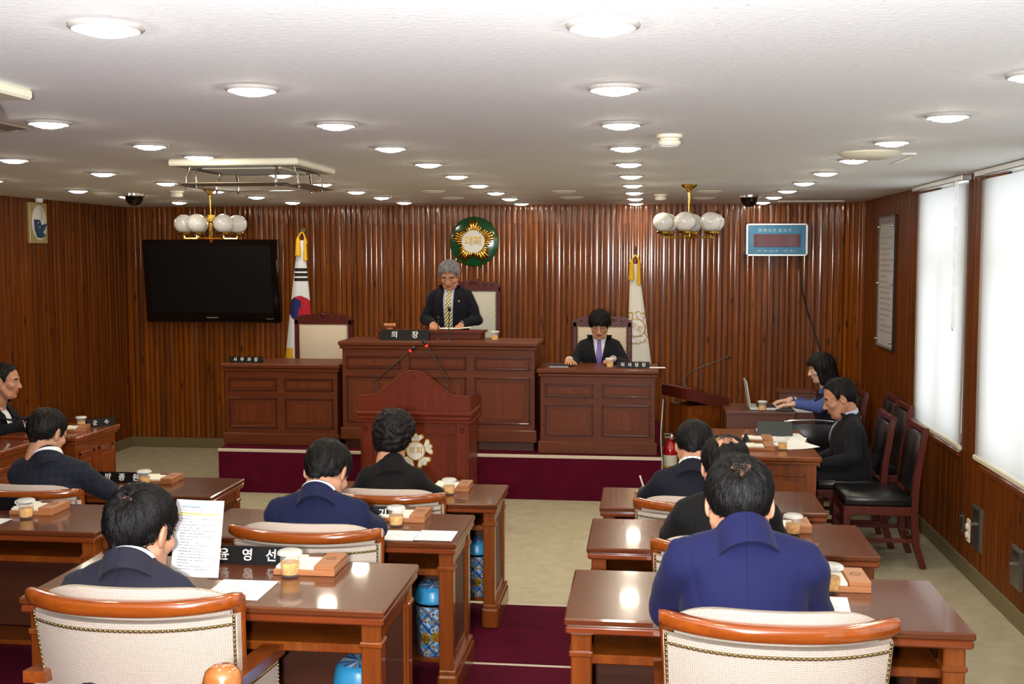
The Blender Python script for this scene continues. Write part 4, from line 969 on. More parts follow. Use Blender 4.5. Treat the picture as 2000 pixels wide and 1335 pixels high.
# ------------------------------------------------------------------ things on the walls
def wall_things():
    t = thing('television', 'large black flat television tilted down on the slatted wall', 'television', (-4.235, 10.69, 1.28))
    t.rotation_euler = (math.radians(5), 0, 0)
    W, H = 1.37, 0.815
    m = MB(); m.box(-W / 2, W / 2, -0.03, 0.05, 0, H, 0.012); m.obj('housing', 'black_gloss', t, 40)
    m = MB(); m.box(-W / 2 + 0.07, W / 2 - 0.07, -0.033, -0.0295, 0.10, H - 0.06); m.obj('screen', 'tv_screen', t)
    m = MB(); m.tube([(W / 2 - 0.14, -0.032, 0.045), (W / 2 - 0.10, -0.032, 0.038), (W / 2 - 0.06, -0.032, 0.045)], 0.004, 6); m.obj('indicator', 'chrome', t)
    m = MB(); m.box(-0.06, 0.06, -0.0325, -0.030, 0.045, 0.055); m.obj('logo_strip', 'grey_plastic', t)
    m = MB(); m.box(-0.25, 0.25, 0.05, 0.085, 0.25, 0.45); m.obj('bracket', 'black_plastic', t)
    # round emblem
    t = thing('wall_emblem', 'round green emblem with gold sunburst and white lettered centre', 'emblem', (-1.655, 10.82, 2.07))
    m = MB(); m.lathe([(0.0001, 0.03), (0.20, 0.028), (0.232, 0.018), (0.24, 0.0)], 48, R(PI / 2, 'X')); m.obj('disc', 'emblem_green', t, 40)
    for k in range(40):
        a = PI / 2 + 2 * PI * k / 40
        lobe = 0.5 + 0.5 * math.cos(5 * (a - PI / 2)); L = 0.145 + 0.068 * lobe + (0.008 if k % 2 else -0.004); wd = 0.009 + 0.004 * lobe
        d = Vector((math.cos(a), 0, math.sin(a))); m = MB()
        m.tube([d * 0.105 + Vector((0, -0.04, 0)), d * (L * 0.7) + Vector((0, -0.046, 0)), d * (L - 0.01) + Vector((0, -0.036, 0)), d * L + Vector((0, -0.03, 0))], [0.010, wd, wd * 1.15, 0.004], 8)
        m.obj('ray', 'gold', t, 60)
    m = MB(); m.lathe([(0.0001, 0.052), (0.112, 0.052), (0.118, 0.046), (0.118, 0.03)], 40, R(PI / 2, 'X')); m.obj('centre', 'emblem_white', t, 40)
    m = MB(); m.lathe([(0.110, 0.052), (0.114, 0.058), (0.119, 0.052)], 40, R(PI / 2, 'X')); m.obj('rim', 'gold', t, 60)
    link('lettering', text_mesh('의회', 0.095, 0.003, 0.0015, 'gold'), t, (0, -0.055, 0.004))
    # timer
    t = thing('timer_panel', 'blue speaking-time display with silver frame and dark window', 'display', (1.21, 10.80, 1.93))
    hw, H = 0.283, 0.305
    m = MB(); m.box(-hw + 0.01, hw - 0.01, -0.035, 0.02, 0.01, H - 0.01); m.obj('face', 'timer_blue', t)
    m = MB()
    for (a, b, c, d) in ((-hw, hw, 0, 0.02), (-hw, hw, H - 0.02, H), (-hw, -hw + 0.02, 0, H), (hw - 0.02, hw, 0, H)): m.box(a, b, -0.045, 0.022, c, d, 0.004)
    m.obj('frame', 'aluminium', t)
    m = MB(); m.box(-0.215, 0.215, -0.039, -0.034, 0.085, 0.205, 0.002); m.obj('display_window', 'timer_window', t)
    link('title_lettering', text_mesh('잔 여 시 간  표 시 기', 0.036, 0.0003, 0.0, 'letter_pale'), t, (-0.02, -0.0358, 0.238))
    m = MB()
    for k in range(13): m.box(-0.19 + k * 0.026 + (0.03 if k > 7 else 0), -0.19 + k * 0.026 + 0.016 + (0.03 if k > 7 else 0), -0.0356, -0.0352, 0.045, 0.048 + 0.006 * (k % 2))
    m.obj('faded_print', 'letter_pale', t)
    c = MB(); c.tube(smooth_path([(1.42, 10.79, 1.94), (1.425, 10.80, 1.8), (1.47, 10.80, 1.55), (1.55, 10.80, 1.28), (1.63, 10.78, 1.02), (1.64, 10.78, 0.75), (1.64, 10.79, 0.1)], 8), 0.007, 6)
    tag(c.obj('power_cable', 'black_plastic', None, 60), 'black cable hanging from the blue display down the slatted wall', 'cable')
    # text plaque on right wall
    t = thing('text_plaque', 'tall clear acrylic plaque with printed text on the right wall', 'plaque', (X1 - 0.03, 9.39, 1.19))
    m = MB(); m.box(-0.006, 0.002, -0.30, 0.30, 0, 1.06, 0.002); m.obj('acrylic_sheet', 'acrylic', t)
    m = MB(); m.add([(0.004, 0.28, 0.02), (0.004, -0.28, 0.02), (0.004, -0.28, 1.0), (0.004, 0.28, 1.0)], [(0, 1, 2, 3)], [((0, 0), (1, 0), (1, 1), (0, 1))]); m.obj('printed_sheet', 'plaque_text', t)
    m = MB()
    for (y0, y1, z0, z1) in ((-0.305, 0.305, -0.005, 0.008), (-0.305, 0.305, 1.052, 1.065), (-0.305, -0.295, 0, 1.06), (0.295, 0.305, 0, 1.06)): m.box(-0.004, 0.012, y0, y1, z0, z1)
    m.obj('edge', 'black_plastic', t)
    for y in (-0.27, 0.27):
        for z in (0.06, 0.52, 0.98): m = MB(); m.lathe([(0.0001, 0.02), (0.008, 0.02), (0.011, 0.012), (0.011, -0.012)], 12, T(-0.003, y, z) @ R(-PI / 2, 'Y')); m.obj('standoff', 'chrome', t, 40)
    # bird plaque on left wall
    t = thing('relief_plaque', 'small gold relief plaque with blue bird shape high on the left wall', 'plaque', (X0 + 0.02, 9.15, 2.04), PI / 2)
    m = MB(); m.box(-0.14, 0.14, -0.012, 0.014, 0, 0.345, 0.003); m.obj('backing', 'plaque_gold', t)
    m = MB(); m.ball((0.01, -0.012, 0.175), 0.15, 24, 12, (0.78, 0.14, 1.0)); m.obj('oval', 'plaque_white', t, 60)
    m = MB(); m.prism([(-0.10, 0.20), (-0.03, 0.20), (0.0, 0.155), (0.09, 0.17), (0.05, 0.12), (0.02, 0.095), (0.06, 0.065), (0.0, 0.045), (-0.05, 0.05), (-0.09, 0.11)], -0.04, -0.026); m.obj('bird', 'plaque_blue', t)
    for z in (0.175, 0.135): m = MB(); m.ball((-0.06 + 0.02 * (z < 0.15), -0.041, z), 0.008, 8, 5); m.obj('bird_dot', 'plaque_gold', t, 60)
    m = MB(); m.tube(smooth_path([(0.02, -0.036, 0.30), (0.03, -0.036, 0.25), (0.0, -0.036, 0.20)], 6), 0.004, 6); m.obj('crease', 'plaque_gold', t, 60)
    t = thing('wall_sensor', 'small white sensor under the ceiling above the gold plaque', 'sensor', (X0 + 0.04, 9.15, 2.39))
    m = MB(); m.lathe([(0.0001, -0.005), (0.03, -0.002), (0.034, 0.012), (0.034, 0.03)], 18, R(0, 'X')); m.obj('body', 'white_plastic', t, 40)
    m = MB(); m.ball((0.012, 0, -0.006), 0.008, 8, 5); m.obj('lens', 'grey_plastic', t, 60)
wall_things()

# ------------------------------------------------------------------ flags
def flag(label, name, x, y, ztop, zbot, x_top, w_top, x_bot, w_bot, kind):
    t = thing(name, label, 'flag', (x, y, 0.36))
    zb = 0.36
    pole_top = ztop + (0.06 if kind == 'nation' else 0.09)
    m = MB(); m.lathe([(0.13, 0.0), (0.13, 0.02), (0.05, 0.05), (0.02, 0.07), (0.0001, 0.07)], 20); m.obj('stand', 'brass', t, 40)
    m = MB(); m.tube([(0, 0, 0.05), (0, 0, pole_top - zb)], 0.012, 8); m.obj('pole', 'mahogany', t, 60)
    m = MB()
    if kind == 'nation': m.ball((0, 0, pole_top - zb + 0.03), 0.032, 14, 9)
    else: m.lathe([(0.010, 0), (0.012, 0.012), (0.005, 0.022), (0.014, 0.036), (0.0001, 0.075)], 6, T(0, 0, pole_top - zb))
    m.obj('finial', 'stud_tape' if kind == 'nation' else 'mic_grey', t, 50)
    def surf(u, v):
        e = v ** 0.9; cx = x_top + (x_bot - x_top) * e; wd = w_top + (w_bot - w_top) * e
        z = ztop + (zbot - ztop) * v
        q = u - 0.5
        yy = -0.035 - 0.05 * math.sqrt(max(0.0, 1 - (2 * q) ** 2)) * (0.4 + 0.6 * e) + (0.010 if kind == 'nation' else 0.005) * math.sin(u * 13 + 2 * v) * e
        return (cx - x + q * wd, yy, z - zb)
    nu, nv = 70, 150
    m = MB()
    def col(px, pz):   # pattern in world x, z
        if kind != 'nation': return 0
        dx, dz = px - (-3.265), pz - 1.435; r = 0.118
        if dx * dx + dz * dz < r * r:
            c, s = math.cos(math.radians(-40)), math.sin(math.radians(-40)); a, b = dx * c + dz * s, -dx * s + dz * c
            red = b > 0
            if (a - r / 2) ** 2 + b * b < (r / 2) ** 2: red = True
            if (a + r / 2) ** 2 + b * b < (r / 2) ** 2: red = False
            return 1 if red else 2
        for k, zc in enumerate((1.80, 1.755, 1.71)):
            if abs(pz - zc - 0.1 * (px + 3.25) * 0) < 0.014 and abs(px - (-3.255)) < 0.060 + 0.003 * k: return 3
        if pz < zbot + 0.14 and px < -3.33: return 4
        return 0
    vs = [surf(i / nu, j / nv) for j in range(nv + 1) for i in range(nu + 1)]; fs = []
    m.add(vs, [])
    for j in range(nv):
        for i in range(nu):
            a = j * (nu + 1) + i; p = surf((i + 0.5) / nu, (j + 0.5) / nv)
            m.f.append((a, a + 1, a + nu + 2, a + nu + 1)); m.mi.append(col(p[0] + x, p[2] + zb)); m.uv.append(None)
    base = 'flag_white' if kind == 'nation' else 'flag_cream'
    cl = m.obj('cloth', [base, 'flag_red', 'flag_blue', 'flag_black', 'flag_gold'], t, 70, recalc=False)
    # gold tassels and bow
    for (dx, dz, L, w_) in ((-0.030, -0.005, 0.155, 0.030), (0.034, -0.005, 0.20, 0.022)):
        m = MB(); zz = ztop - zb + 0.015
        m.lathe([(0.0001, 0.03), (0.008, 0.02), (w_ * 0.6, 0.0), (w_ * 0.75, -L * 0.4), (w_, -L), (0.0001, -L - 0.004)], 12, T(dx, -0.055 - 0.02 * (dx < 0), zz + dz)); m.obj('tassel', 'flag_gold', t, 50)
    m = MB(); m.tube(smooth_path([(-0.05, -0.05, ztop - zb - 0.02), (-0.02, -0.06, ztop - zb + 0.05), (0.0, -0.03, ztop - zb + 0.075), (0.03, -0.06, ztop - zb + 0.04), (0.05, -0.05, ztop - zb - 0.03)], 6), 0.008, 6); m.obj('cord', 'flag_gold', t, 60)
    if kind != 'nation':
        ecx, ecz, rad = -0.085, 1.275, 0.155
        def place(px, pz, d):
            wx, wz = ecx + px, ecz + pz
            v = (wz - ztop) / (zbot - ztop); e = max(0.001, v) ** 0.9; cx = x_top + (x_bot - x_top) * e; wd = w_top + (w_bot - w_top) * e
            u = min(1.0, max(0.0, (wx - cx) / wd + 0.5)); p = surf(u, v)
            return (p[0], p[1] - 0.003 - d * 2.0, p[2])
        petal_emblem(cl, rad, place, math.radians(-28))
flag('white national flag with red and blue disc furled beside the television', 'national_flag', -3.24, 10.45, 2.08, 0.92, -3.25, 0.055, -3.28, 0.30, 'nation')
flag('white council flag with gold flower emblem furled behind the clerk', 'council_flag', -0.10, 10.45, 1.86, 0.80, -0.11, 0.07, -0.045, 0.24, 'council')

# ------------------------------------------------------------------ small things on the desks
def nameplate(label, text, x, y, z, L=0.25, h=0.05, rz=0.0, size=0.036, dx=0.0, tilt=0.25):
    t = thing('nameplate', label, 'nameplate', (x, y, z), rz)
    m = MB(); m.prism([(-0.022, 0), (0.03, 0), (0.002, h)][0:1] + [(-0.022 + h * tilt * 0, 0.0)][0:0] + [(0.03, 0), (h * tilt - 0.018, h), (h * tilt - 0.022, h)], -L / 2, L / 2, 'yz'); m.obj('body', 'plate_black', t)
    if not text: return t
    chars = text.split(); k = len(chars); step = L * (0.86 / k) if k > 1 else 0
    if k == 2: step = L * 0.42
    for i, c_ in enumerate(chars):
        key = (c_, size)
        if key not in _txt: _txt[key] = text_mesh(c_, size, 0.0004, size * 0.016, 'letter_white')
        link('letter', _txt[key], t, (dx + (i - (k - 1) / 2) * step, -0.0235 + h * tilt * 0.5, h * 0.5), (-math.atan(tilt), 0, 0))
    return t
def make_cup():
    t = thing('tea_cup', 'x', 'cup', (0, 0, 0), 0, 'lidded glasses of tea')
    m = MB(); n = 32; pr = [(0.0001, 0.0), (0.024, 0.0), (0.027, 0.003), (0.0285, 0.02), (0.031, 0.072), (0.0295, 0.072), (0.0275, 0.02), (0.025, 0.008), (0.0001, 0.008)]
    m.lathe(pr, n)
    m.v = [(x * (1 + 0.018 * math.cos(16 * math.atan2(y, x)) * (z < 0.045)), y * (1 + 0.018 * math.cos(16 * math.atan2(y, x)) * (z < 0.045)), z) for x, y, z in m.v]
    m.obj('glass', 'glass', t, 60)
    m = MB(); m.lathe([(0.0001, 0.0085), (0.0245, 0.0085), (0.0268, 0.02), (0.0281, 0.044), (0.0001, 0.044)], 24); m.obj('tea', 'tea', t, 40)
    m = MB(); pr = [(0.0001, 0.080), (0.03, 0.081), (0.037, 0.077), (0.0385, 0.070), (0.033, 0.070), (0.031, 0.0725), (0.0001, 0.0735)]; m.lathe(pr, 28)
    m.obj('lid', 'cup_lid', t, 50)
    return t
cup0 = make_cup(); _cups = [0]
def cup(label, x, y, z):
    o = cup0 if _cups[0] == 0 else dup(cup0, (0, 0, 0)); _cups[0] += 1
    o.location = (x, y, z); o['label'] = label
def make_memo():
    t = thing('memo_tray', 'x', 'memo tray', (0, 0, 0), 0, 'wooden memo trays')
    m = MB(); m.box(-0.095, 0.095, 0, 0.15, 0, 0.018, 0.002); m.obj('tray', 'memo_wood', t)
    m = MB(); m.box(-0.088, 0.03, 0.006, 0.144, 0.018, 0.027, 0.001); m.obj('paper_block', 'paper_cream', t)
    m = MB(); m.box(0.033, 0.095, 0.0, 0.15, 0.018, 0.034, 0.002); ld = m.obj('lid', 'memo_wood', t)
    m = MB(); m.lathe([(0.012, 0.0345), (0.014, 0.035), (0.016, 0.0345)], 20, T(0.064, 0.08, 0)); m.obj('stamp', 'box_brown', ld)
    m = MB(); m.box(-0.02, 0.028, 0.118, 0.143, 0.0275, 0.032, 0.001); m.obj('clip_bar', 'box_brown', t)
    return t
memo0 = make_memo(); _mem = [0]
def memo(label, x, y, z, rz=0.0):
    o = memo0 if _mem[0] == 0 else dup(memo0, (0, 0, 0)); _mem[0] += 1
    o.location = (x, y, z); o.rotation_euler = (0, 0, rz); o['label'] = label
def paper(label, x, y, z, w_, h, rz=0.0, mat='printed_page', curl=0.0, name='paper_sheet'):
    t = thing(name, label, 'paper', (x, y, z), rz)
    m = MB(); m.grid(lambda u, v: ((u - 0.5) * w_, (v - 0.5) * h, 0.0015 + curl * max(0, u - 0.4) ** 2), 8, 2)
    m.obj('sheet', mat, t, 60)
    m = MB(); m.grid(lambda u, v: ((u - 0.5) * w_ * 0.995, (v - 0.5) * h * 0.995, 0.0005 + curl * max(0, u - 0.4) ** 2), 8, 2); m.obj('under_sheet', 'paper', t, 60)
Z1, Z2, Z3 = 0.74, 0.853, 0.966
cup('lidded glass of tea on the desk of the man holding the sheet', -1.06, 3.24, Z3); memo('wooden memo tray behind the tea on the desk of the man holding the sheet', -1.02, 3.245, Z3 + 0.0005)
bpy.data.objects  # (trays sit behind the cups)
nameplate('black nameplate on the desk of the man holding the sheet', '윤   영   선', -1.235, 3.37, Z3, 0.27, 0.055, 0, 0.040)
paper('white printed page near the armrest of the man holding the sheet', -1.16, 3.085, Z3, 0.17, 0.19, 0.0)
cup('lidded glass of tea on the desk of the man in navy', -0.985, 4.36, Z2); memo('wooden memo tray on the desk of the man in navy', -0.975, 4.415, Z2)
nameplate('black nameplate mostly hidden behind the man in navy', '기', -1.16, 4.46, Z2, 0.27, 0.055, 0, 0.040, 0.1)
paper('left of two white pages on the desk of the man in navy', -0.935, 4.205, Z2, 0.13, 0.15); paper('right of two white pages on the desk of the man in navy', -0.795, 4.215, Z2 + 0.001, 0.145, 0.155)
cup('lidded glass of tea on the desk of the woman in black', -0.97, 5.50, Z1); memo('wooden memo tray on the desk of the woman in black', -0.975, 5.56, Z1)
paper('corner of a white page beside the woman in black', -1.07, 5.42, Z1, 0.10, 0.14, 0.2)
nameplate('black nameplate beside the man in checked suit', '박   종   원', -2.735, 5.60, Z1, 0.27, 0.055, 0, 0.040)
cup('lidded glass behind the head of the man holding the sheet', -2.585, 5.53, Z1); memo('wooden memo tray on the desk of the man in checked suit', -2.545, 5.56, Z1)
paper('white page under the arm of the man in checked suit', -2.68, 5.36, Z1, 0.12, 0.16)
cup('lidded glass of tea on the desk at the left edge', -2.53, 4.31, Z2); memo('wooden memo tray on the desk at the left edge', -2.54, 4.36, Z2)
nameplate('black nameplate cut by the left edge of the picture', '오', -2.725, 4.45, Z2, 0.27, 0.055, 0, 0.040, 0.085)
paper('white page corner at the left edge', -2.66, 4.22, Z2, 0.17, 0.14)
cup('lidded glass of tea at the elbow of the man in bright blue', 0.535, 3.27, Z3); memo('wooden memo tray on the desk of the man in bright blue', 0.555, 3.265, Z3)
paper('white page by the elbow of the man in bright blue', 0.50, 3.13, Z3, 0.13, 0.18, -0.1)
cup('lidded glass of tea on the desk of the man in black on the right', 0.575, 4.40, Z2); memo('wooden memo tray on the desk of the man in black on the right', 0.555, 4.415, Z2)
# right side desk
cup('lidded glass of tea on the right side desk', 0.845, 7.02, 0.74); memo('nearer wooden memo tray on the right side desk', 0.70, 6.97, 0.74); memo('farther wooden memo tray on the right side desk', 0.72, 7.27, 0.74)
nameplate('black folded nameplate standing between the memo trays on the right side desk', '', 0.635, 7.20, 0.74, 0.2, 0.06, -PI / 2 - 0.15, 0.036)
paper('fan of white pages on the right side desk', 0.93, 7.20, 0.74, 0.22, 0.28, 0.4, 'paper_lined', 0.02); paper('white page under the green binder', 0.90, 7.42, 0.7412, 0.28, 0.22, -0.2, 'paper_lined'); paper('white page right of the green binder', 0.98, 7.58, 0.74, 0.12, 0.2, 0.1, 'paper_lined')
t = thing('binder', 'dark green binder propped open on the right side desk', 'binder', (0.86, 7.56, 0.74))
m = MB(); m.box(-0.115, 0.115, -0.006, 0.006, 0, 0.10, 0.002, R(math.radians(-28), 'X')); m.obj('front_cover', 'binder_green', t)
m = MB(); m.box(-0.115, 0.115, 0.0, 0.16, 0.0, 0.006, 0.002, T(0, 0.05, 0.0)); m.obj('back_cover', 'binder_green', t)
m = MB(); m.box(-0.105, 0.105, 0.01, 0.15, 0.006, 0.02, 0.001, T(0, 0.05, 0.0)); m.obj('pages', 'paper', t)
# left side desk
cup('lidded glass of tea on the left side desk', -3.89, 7.36, 0.74); memo('wooden memo tray on the left side desk', -3.86, 7.17, 0.74, 0.3)
nameplate('black nameplate at the far corner of the left side desk', '군   수', -3.80, 7.45, 0.74, 0.2, 0.055, 0.9, 0.036)
nameplate('low black plate on the desk at the far left edge', '', -4.13, 6.5, 0.74, 0.16, 0.04, 0.9, 0.03)
paper('white page under the hands of the open-collared man', -4.02, 7.28, 0.74, 0.15, 0.2, 0.4)
# dais
t = thing('desk_lectern', 'low wooden reading stand on the middle counter of the dais', 'reading stand', (-1.80, 9.38, 1.24))
m = MB(); m.box(-0.44, 0.44, -0.12, 0.12, 0, 0.055, 0.004); m.obj('body', 'podium_wood', t)
m = MB(); m.prism([(-0.16, 0.055), (0.14, 0.055), (0.14, 0.065), (-0.16, 0.075)], -0.46, 0.46, 'yz'); m.obj('top', 'podium_wood', t)
nameplate('black nameplate with two large characters on the middle counter', '의     장', -1.97, 9.10, 1.24, 0.41, 0.085, 0, 0.062, tilt=0.3)
nameplate('black nameplate with four characters on the left counter', '사  무  과  장', -3.33, 9.10, 1.04, 0.28, 0.05, 0, 0.036)
nameplate('black nameplate with four characters on the right counter', '의  사  담  당', -0.095, 9.02, 1.04, 0.26, 0.05, 0, 0.034)
cup('lidded glass on the middle counter of the dais', -1.225, 9.12, 1.24); cup('lidded glass on the right counter before the clerk', -0.28, 8.99, 1.04)
paper('white pages read by the standing man', -1.60, 9.43, 1.318, 0.26, 0.18, 0.1, 'paper_lined', 0.03)
paper('white sheet hanging over the end of the right counter', 0.08, 9.05, 1.04, 0.16, 0.10, 0.1, 'paper')
t = thing('notebook', 'small black notebook left of the clerk', 'notebook', (-0.69, 9.06, 1.04)); m = MB(); m.box(-0.08, 0.08, -0.06, 0.06, 0.006, 0.02, 0.003); m.obj('cover', 'black_plastic', t); m = MB(); m.box(-0.076, 0.076, -0.056, 0.056, 0.0, 0.006); m.obj('pages', 'paper', t)
t = thing('gavel_block', 'small turned wooden gavel lying left of the nameplate on the dais', 'gavel', (-2.16, 9.38, 1.345))
m = MB(); m.lathe([(0.0001, -0.05), (0.016, -0.05), (0.02, -0.035), (0.014, -0.02), (0.018, 0.0), (0.014, 0.02), (0.02, 0.035), (0.016, 0.05), (0.0001, 0.05)], 14, R(PI / 2, 'Y')); m.obj('head', 'memo_wood', t, 40)
m = MB(); m.tube([(0, 0.01, 0), (0, 0.12, -0.004)], 0.006, 8); m.obj('handle', 'memo_wood', t, 60)
m = MB(); m.lathe([(0.03, -0.032), (0.03, -0.022), (0.0001, -0.02)], 16); m.obj('sounding_block', 'memo_wood', t, 40)
for (x, lab, hh) in ((-1.61, 'gooseneck microphone in front of the striped tie of the standing man', 0.245), (-1.70, 'thin gooseneck microphone left of the standing man’s tie microphone', 0.17)):
    k = thing('gooseneck_microphone', lab.replace('’', "'"), 'microphone', (x, 9.14, 1.24))
    m = MB(); m.lathe([(0.025, 0), (0.025, 0.008), (0.006, 0.012)], 14); m.obj('base', 'mic_grey', k, 40)
    m = MB(); m.tube(smooth_path([(0, 0, 0), (0, 0.0, 0.1), (0.0, 0.02, hh)], 5), 0.004, 8); m.obj('neck', 'mic_grey', k, 60)
    m = MB(); m.ball((0.0, 0.022, hh + 0.01), 0.014, 10, 8, (1, 1, 1.5)); m.obj('capsule', 'black_plastic', k, 60)
# laptop corner
t = thing('laptop_desk', 'small brown desk carrying an open silver laptop', 'desk', (0.885, 9.0, 0)); 
m = MB(); m.box(-0.265, 0.265, -0.25, 0.25, 0.715, 0.74, 0.004); m.obj('top', 'laptop_desk_brown', t)
m = MB(); m.box(-0.255, 0.255, -0.24, -0.222, 0.08, 0.715); m.obj('front_panel', 'laptop_desk_brown', t)
for s in (-1, 1): m = MB(); m.box(s * 0.245 - 0.012, s * 0.245 + 0.012, -0.222, 0.24, 0, 0.715); m.obj('side_panel', 'laptop_desk_brown', t)
t = thing('laptop', 'open silver laptop seen edge-on on the small brown desk', 'laptop', (0.92, 8.93, 0.74), 0)
m = MB(); m.box(-0.11, 0.11, -0.13, 0.13, 0.003, 0.022, 0.004); b_ = m.obj('base', 'laptop_silver', t)
m = MB(); m.box(-0.05, 0.09, -0.11, 0.11, 0.0222, 0.024); m.obj('keyboard', 'black_plastic', b_)
m = MB(); m.box(-0.004, 0.004, -0.13, 0.13, 0.0, 0.21, 0.003, T(-0.108, 0, 0.02) @ R(math.radians(-9), 'Y')); sc = m.obj('screen_lid', 'laptop_silver', t)
m = MB(); m.box(0.0042, 0.0052, -0.12, 0.12, 0.01, 0.20, 0.0, T(-0.108, 0, 0.02) @ R(math.radians(-9), 'Y')); m.obj('display', 'tv_screen', sc)
cup('lidded glass of tea in front of the silver laptop', 0.90, 8.785, 0.74)
t = thing('keyboard', 'black keyboard on the small brown desk under the woman’s hand'.replace('’', "'"), 'keyboard', (1.07, 8.84, 0.74)); m = MB(); m.box(-0.07, 0.07, -0.06, 0.06, 0.0, 0.014, 0.003); m.obj('body', 'black_plastic', t); m = MB()
for i in range(9):
    for j in range(4): m.box(-0.064 + i * 0.0143, -0.053 + i * 0.0143, -0.05 + j * 0.024, -0.032 + j * 0.024, 0.0142, 0.018)
o = m.obj('keys', 'mic_grey', t); o['kind'] = 'stuff'
for i, (x, tx, lab) in enumerate(((1.30, '투 표 함', 'brown ballot box with white lettered label, the left one'), (1.655, '명 패 함', 'brown name-tag box with white label behind the woman'))):
    t = thing('ballot_box', lab, 'box', (x, 9.95, 0.36)); m = MB(); m.box(-0.155, 0.155, -0.14, 0.14, 0, 0.40, 0.004); bo = m.obj('body', 'box_brown', t)
    m = MB(); m.box(-0.16, 0.16, -0.145, 0.145, 0.40, 0.412, 0.003); m.obj('lid', 'box_brown', t); m = MB(); m.box(-0.06, 0.06, -0.008, 0.008, 0.412, 0.414); m.obj('slot', 'black_plastic', t)
    m = MB(); m.box(-0.125, 0.125, -0.142, -0.1402, 0.235, 0.345); lb = m.obj('label_card', 'paper', t)
    m = MB()
    for (a, b, c, d) in ((-0.117, 0.117, 0.243, 0.2455), (-0.117, 0.117, 0.3345, 0.337), (-0.117, -0.1145, 0.243, 0.337), (0.1145, 0.117, 0.243, 0.337)): m.box(a, b, -0.1428, -0.142, c, d)
    m.obj('border', 'letter_dark', lb)
    link('lettering', text_mesh(tx, 0.062, 0.0003, 0.0012, 'letter_dark'), lb, (0, -0.1426, 0.29))
t = thing('low_table', 'low wooden table under the brown ballot boxes', 'table', (1.48, 9.95, 0)); m = MB(); m.box(-0.36, 0.36, -0.17, 0.17, 0.335, 0.36, 0.004); m.obj('top', 'desk_wood', t)
for sx in (-1, 1):
    for sy in (-1, 1): m = MB(); m.box(sx * 0.33 - 0.02, sx * 0.33 + 0.02, sy * 0.145 - 0.02, sy * 0.145 + 0.02, 0, 0.335); m.obj('leg', 'desk_wood', t)
# extinguisher
t = thing('fire_extinguisher', 'red fire extinguisher standing at the right end of the dais', 'extinguisher', (0.205, 8.98, 0))
m = MB(); m.lathe([(0.0001, 0.0), (0.05, 0.0), (0.056, 0.01), (0.056, 0.38), (0.05, 0.42), (0.03, 0.45), (0.018, 0.46), (0.018, 0.485), (0.0001, 0.485)], 24); m.obj('cylinder', 'ext_red', t, 40)
m = MB(); m.lathe([(0.0568, 0.27), (0.0568, 0.355)], 24, None, a0=PI, a1=2 * PI); lb = m.obj('label_band', 'ext_label', t, 60)
m = MB(); m.lathe([(0.0572, 0.255), (0.0572, 0.268)], 24); m.obj('stripe', 'flag_gold', t, 60)
m = MB(); m.box(-0.05, 0.02, -0.01, 0.01, 0.485, 0.5, 0.003); m.box(-0.055, 0.02, -0.008, 0.008, 0.512, 0.524, 0.003); m.obj('lever', 'chrome', t)
m = MB(); m.lathe([(0.0001, 0.0), (0.016, 0.0), (0.018, 0.012), (0.0001, 0.014)], 14, T(0.012, -0.012, 0.497) @ R(PI / 2, 'X')); m.obj('gauge', 'chrome', t, 40)
m = MB(); m.tube(smooth_path([(0.02, 0, 0.49), (0.06, 0, 0.47), (0.075, 0, 0.36), (0.065, 0, 0.2)], 6), 0.008, 8); m.obj('hose', 'black_plastic', t, 60)
c = MB(); c.tube(smooth_path([(0.145, 8.95, 0.80), (0.135, 8.9, 0.66), (0.128, 8.87, 0.5), (0.14, 8.86, 0.3), (0.15, 8.83, 0.05)], 8), 0.003, 6); tag(c.obj('white_cable', 'white_plastic', None, 60), 'thin white cable hanging at the end of the right counter', 'cable')
# waste bins
def make_bin():
    t = thing('waste_bin', 'x', 'bin', (0, 0, 0), 0, 'blue plaid waste bins'); sq = 28
    def rr(prof, uvr=None):
        m = MB(); m.lathe(prof, 36, None, 1, 1, uvr); return m
    m = rr([(0.0001, 0.0), (0.058, 0.0), (0.062, 0.006), (0.072, 0.205)], 0.45); m.v = [(x, y, z) for x, y, z in m.v]
    m.obj('body', 'plaid', t, 40)
    m = rr([(0.073, 0.205), (0.076, 0.208), (0.076, 0.216), (0.073, 0.218)]); m.obj('black_rim', 'black_gloss', t, 40)
    m = rr([(0.075, 0.216), (0.078, 0.222), (0.077, 0.228), (0.070, 0.262), (0.062, 0.275), (0.055, 0.278)]); ld = m.obj('lid', 'bin_blue', t, 40)
    m = MB(); m.lathe([(0.0001, 0.0), (0.05, -0.002), (0.058, -0.006)], 28, T(0, -0.004, 0.282) @ R(math.radians(10), 'X'), uvr=0.35); m.obj('swing_flap', 'plaid', ld, 40)
    m = MB(); m.box(0.012, 0.045, -0.0715, -0.0695, 0.178, 0.20, 0, T(0, 0.0, 0) @ R(math.radians(-0), 'X')); st = m.obj('sticker', 'paper', t); m = MB(); m.box(0.012, 0.045, -0.0722, -0.0716, 0.178, 0.187); m.obj('sticker_band', 'flag_blue', st)
    return t
bin0 = make_bin()
for i, (x, y, z, lab) in enumerate([(-0.845, 3.22, 0.441, 'blue plaid waste bin under the desk of the man holding the sheet'), (-0.845, 4.40, 0.328, 'blue plaid waste bin under the desk of the man in navy'), (-0.842, 5.58, 0.215, 'blue plaid waste bin under the desk of the woman in black'), (0.62, 3.22, 0.441, 'blue plaid waste bin under the desk of the man in bright blue')]):
    o = bin0 if i == 0 else dup(bin0, (x, y, z), 0.4 * i, lab)
    o.location = (x, y, z); o['label'] = lab
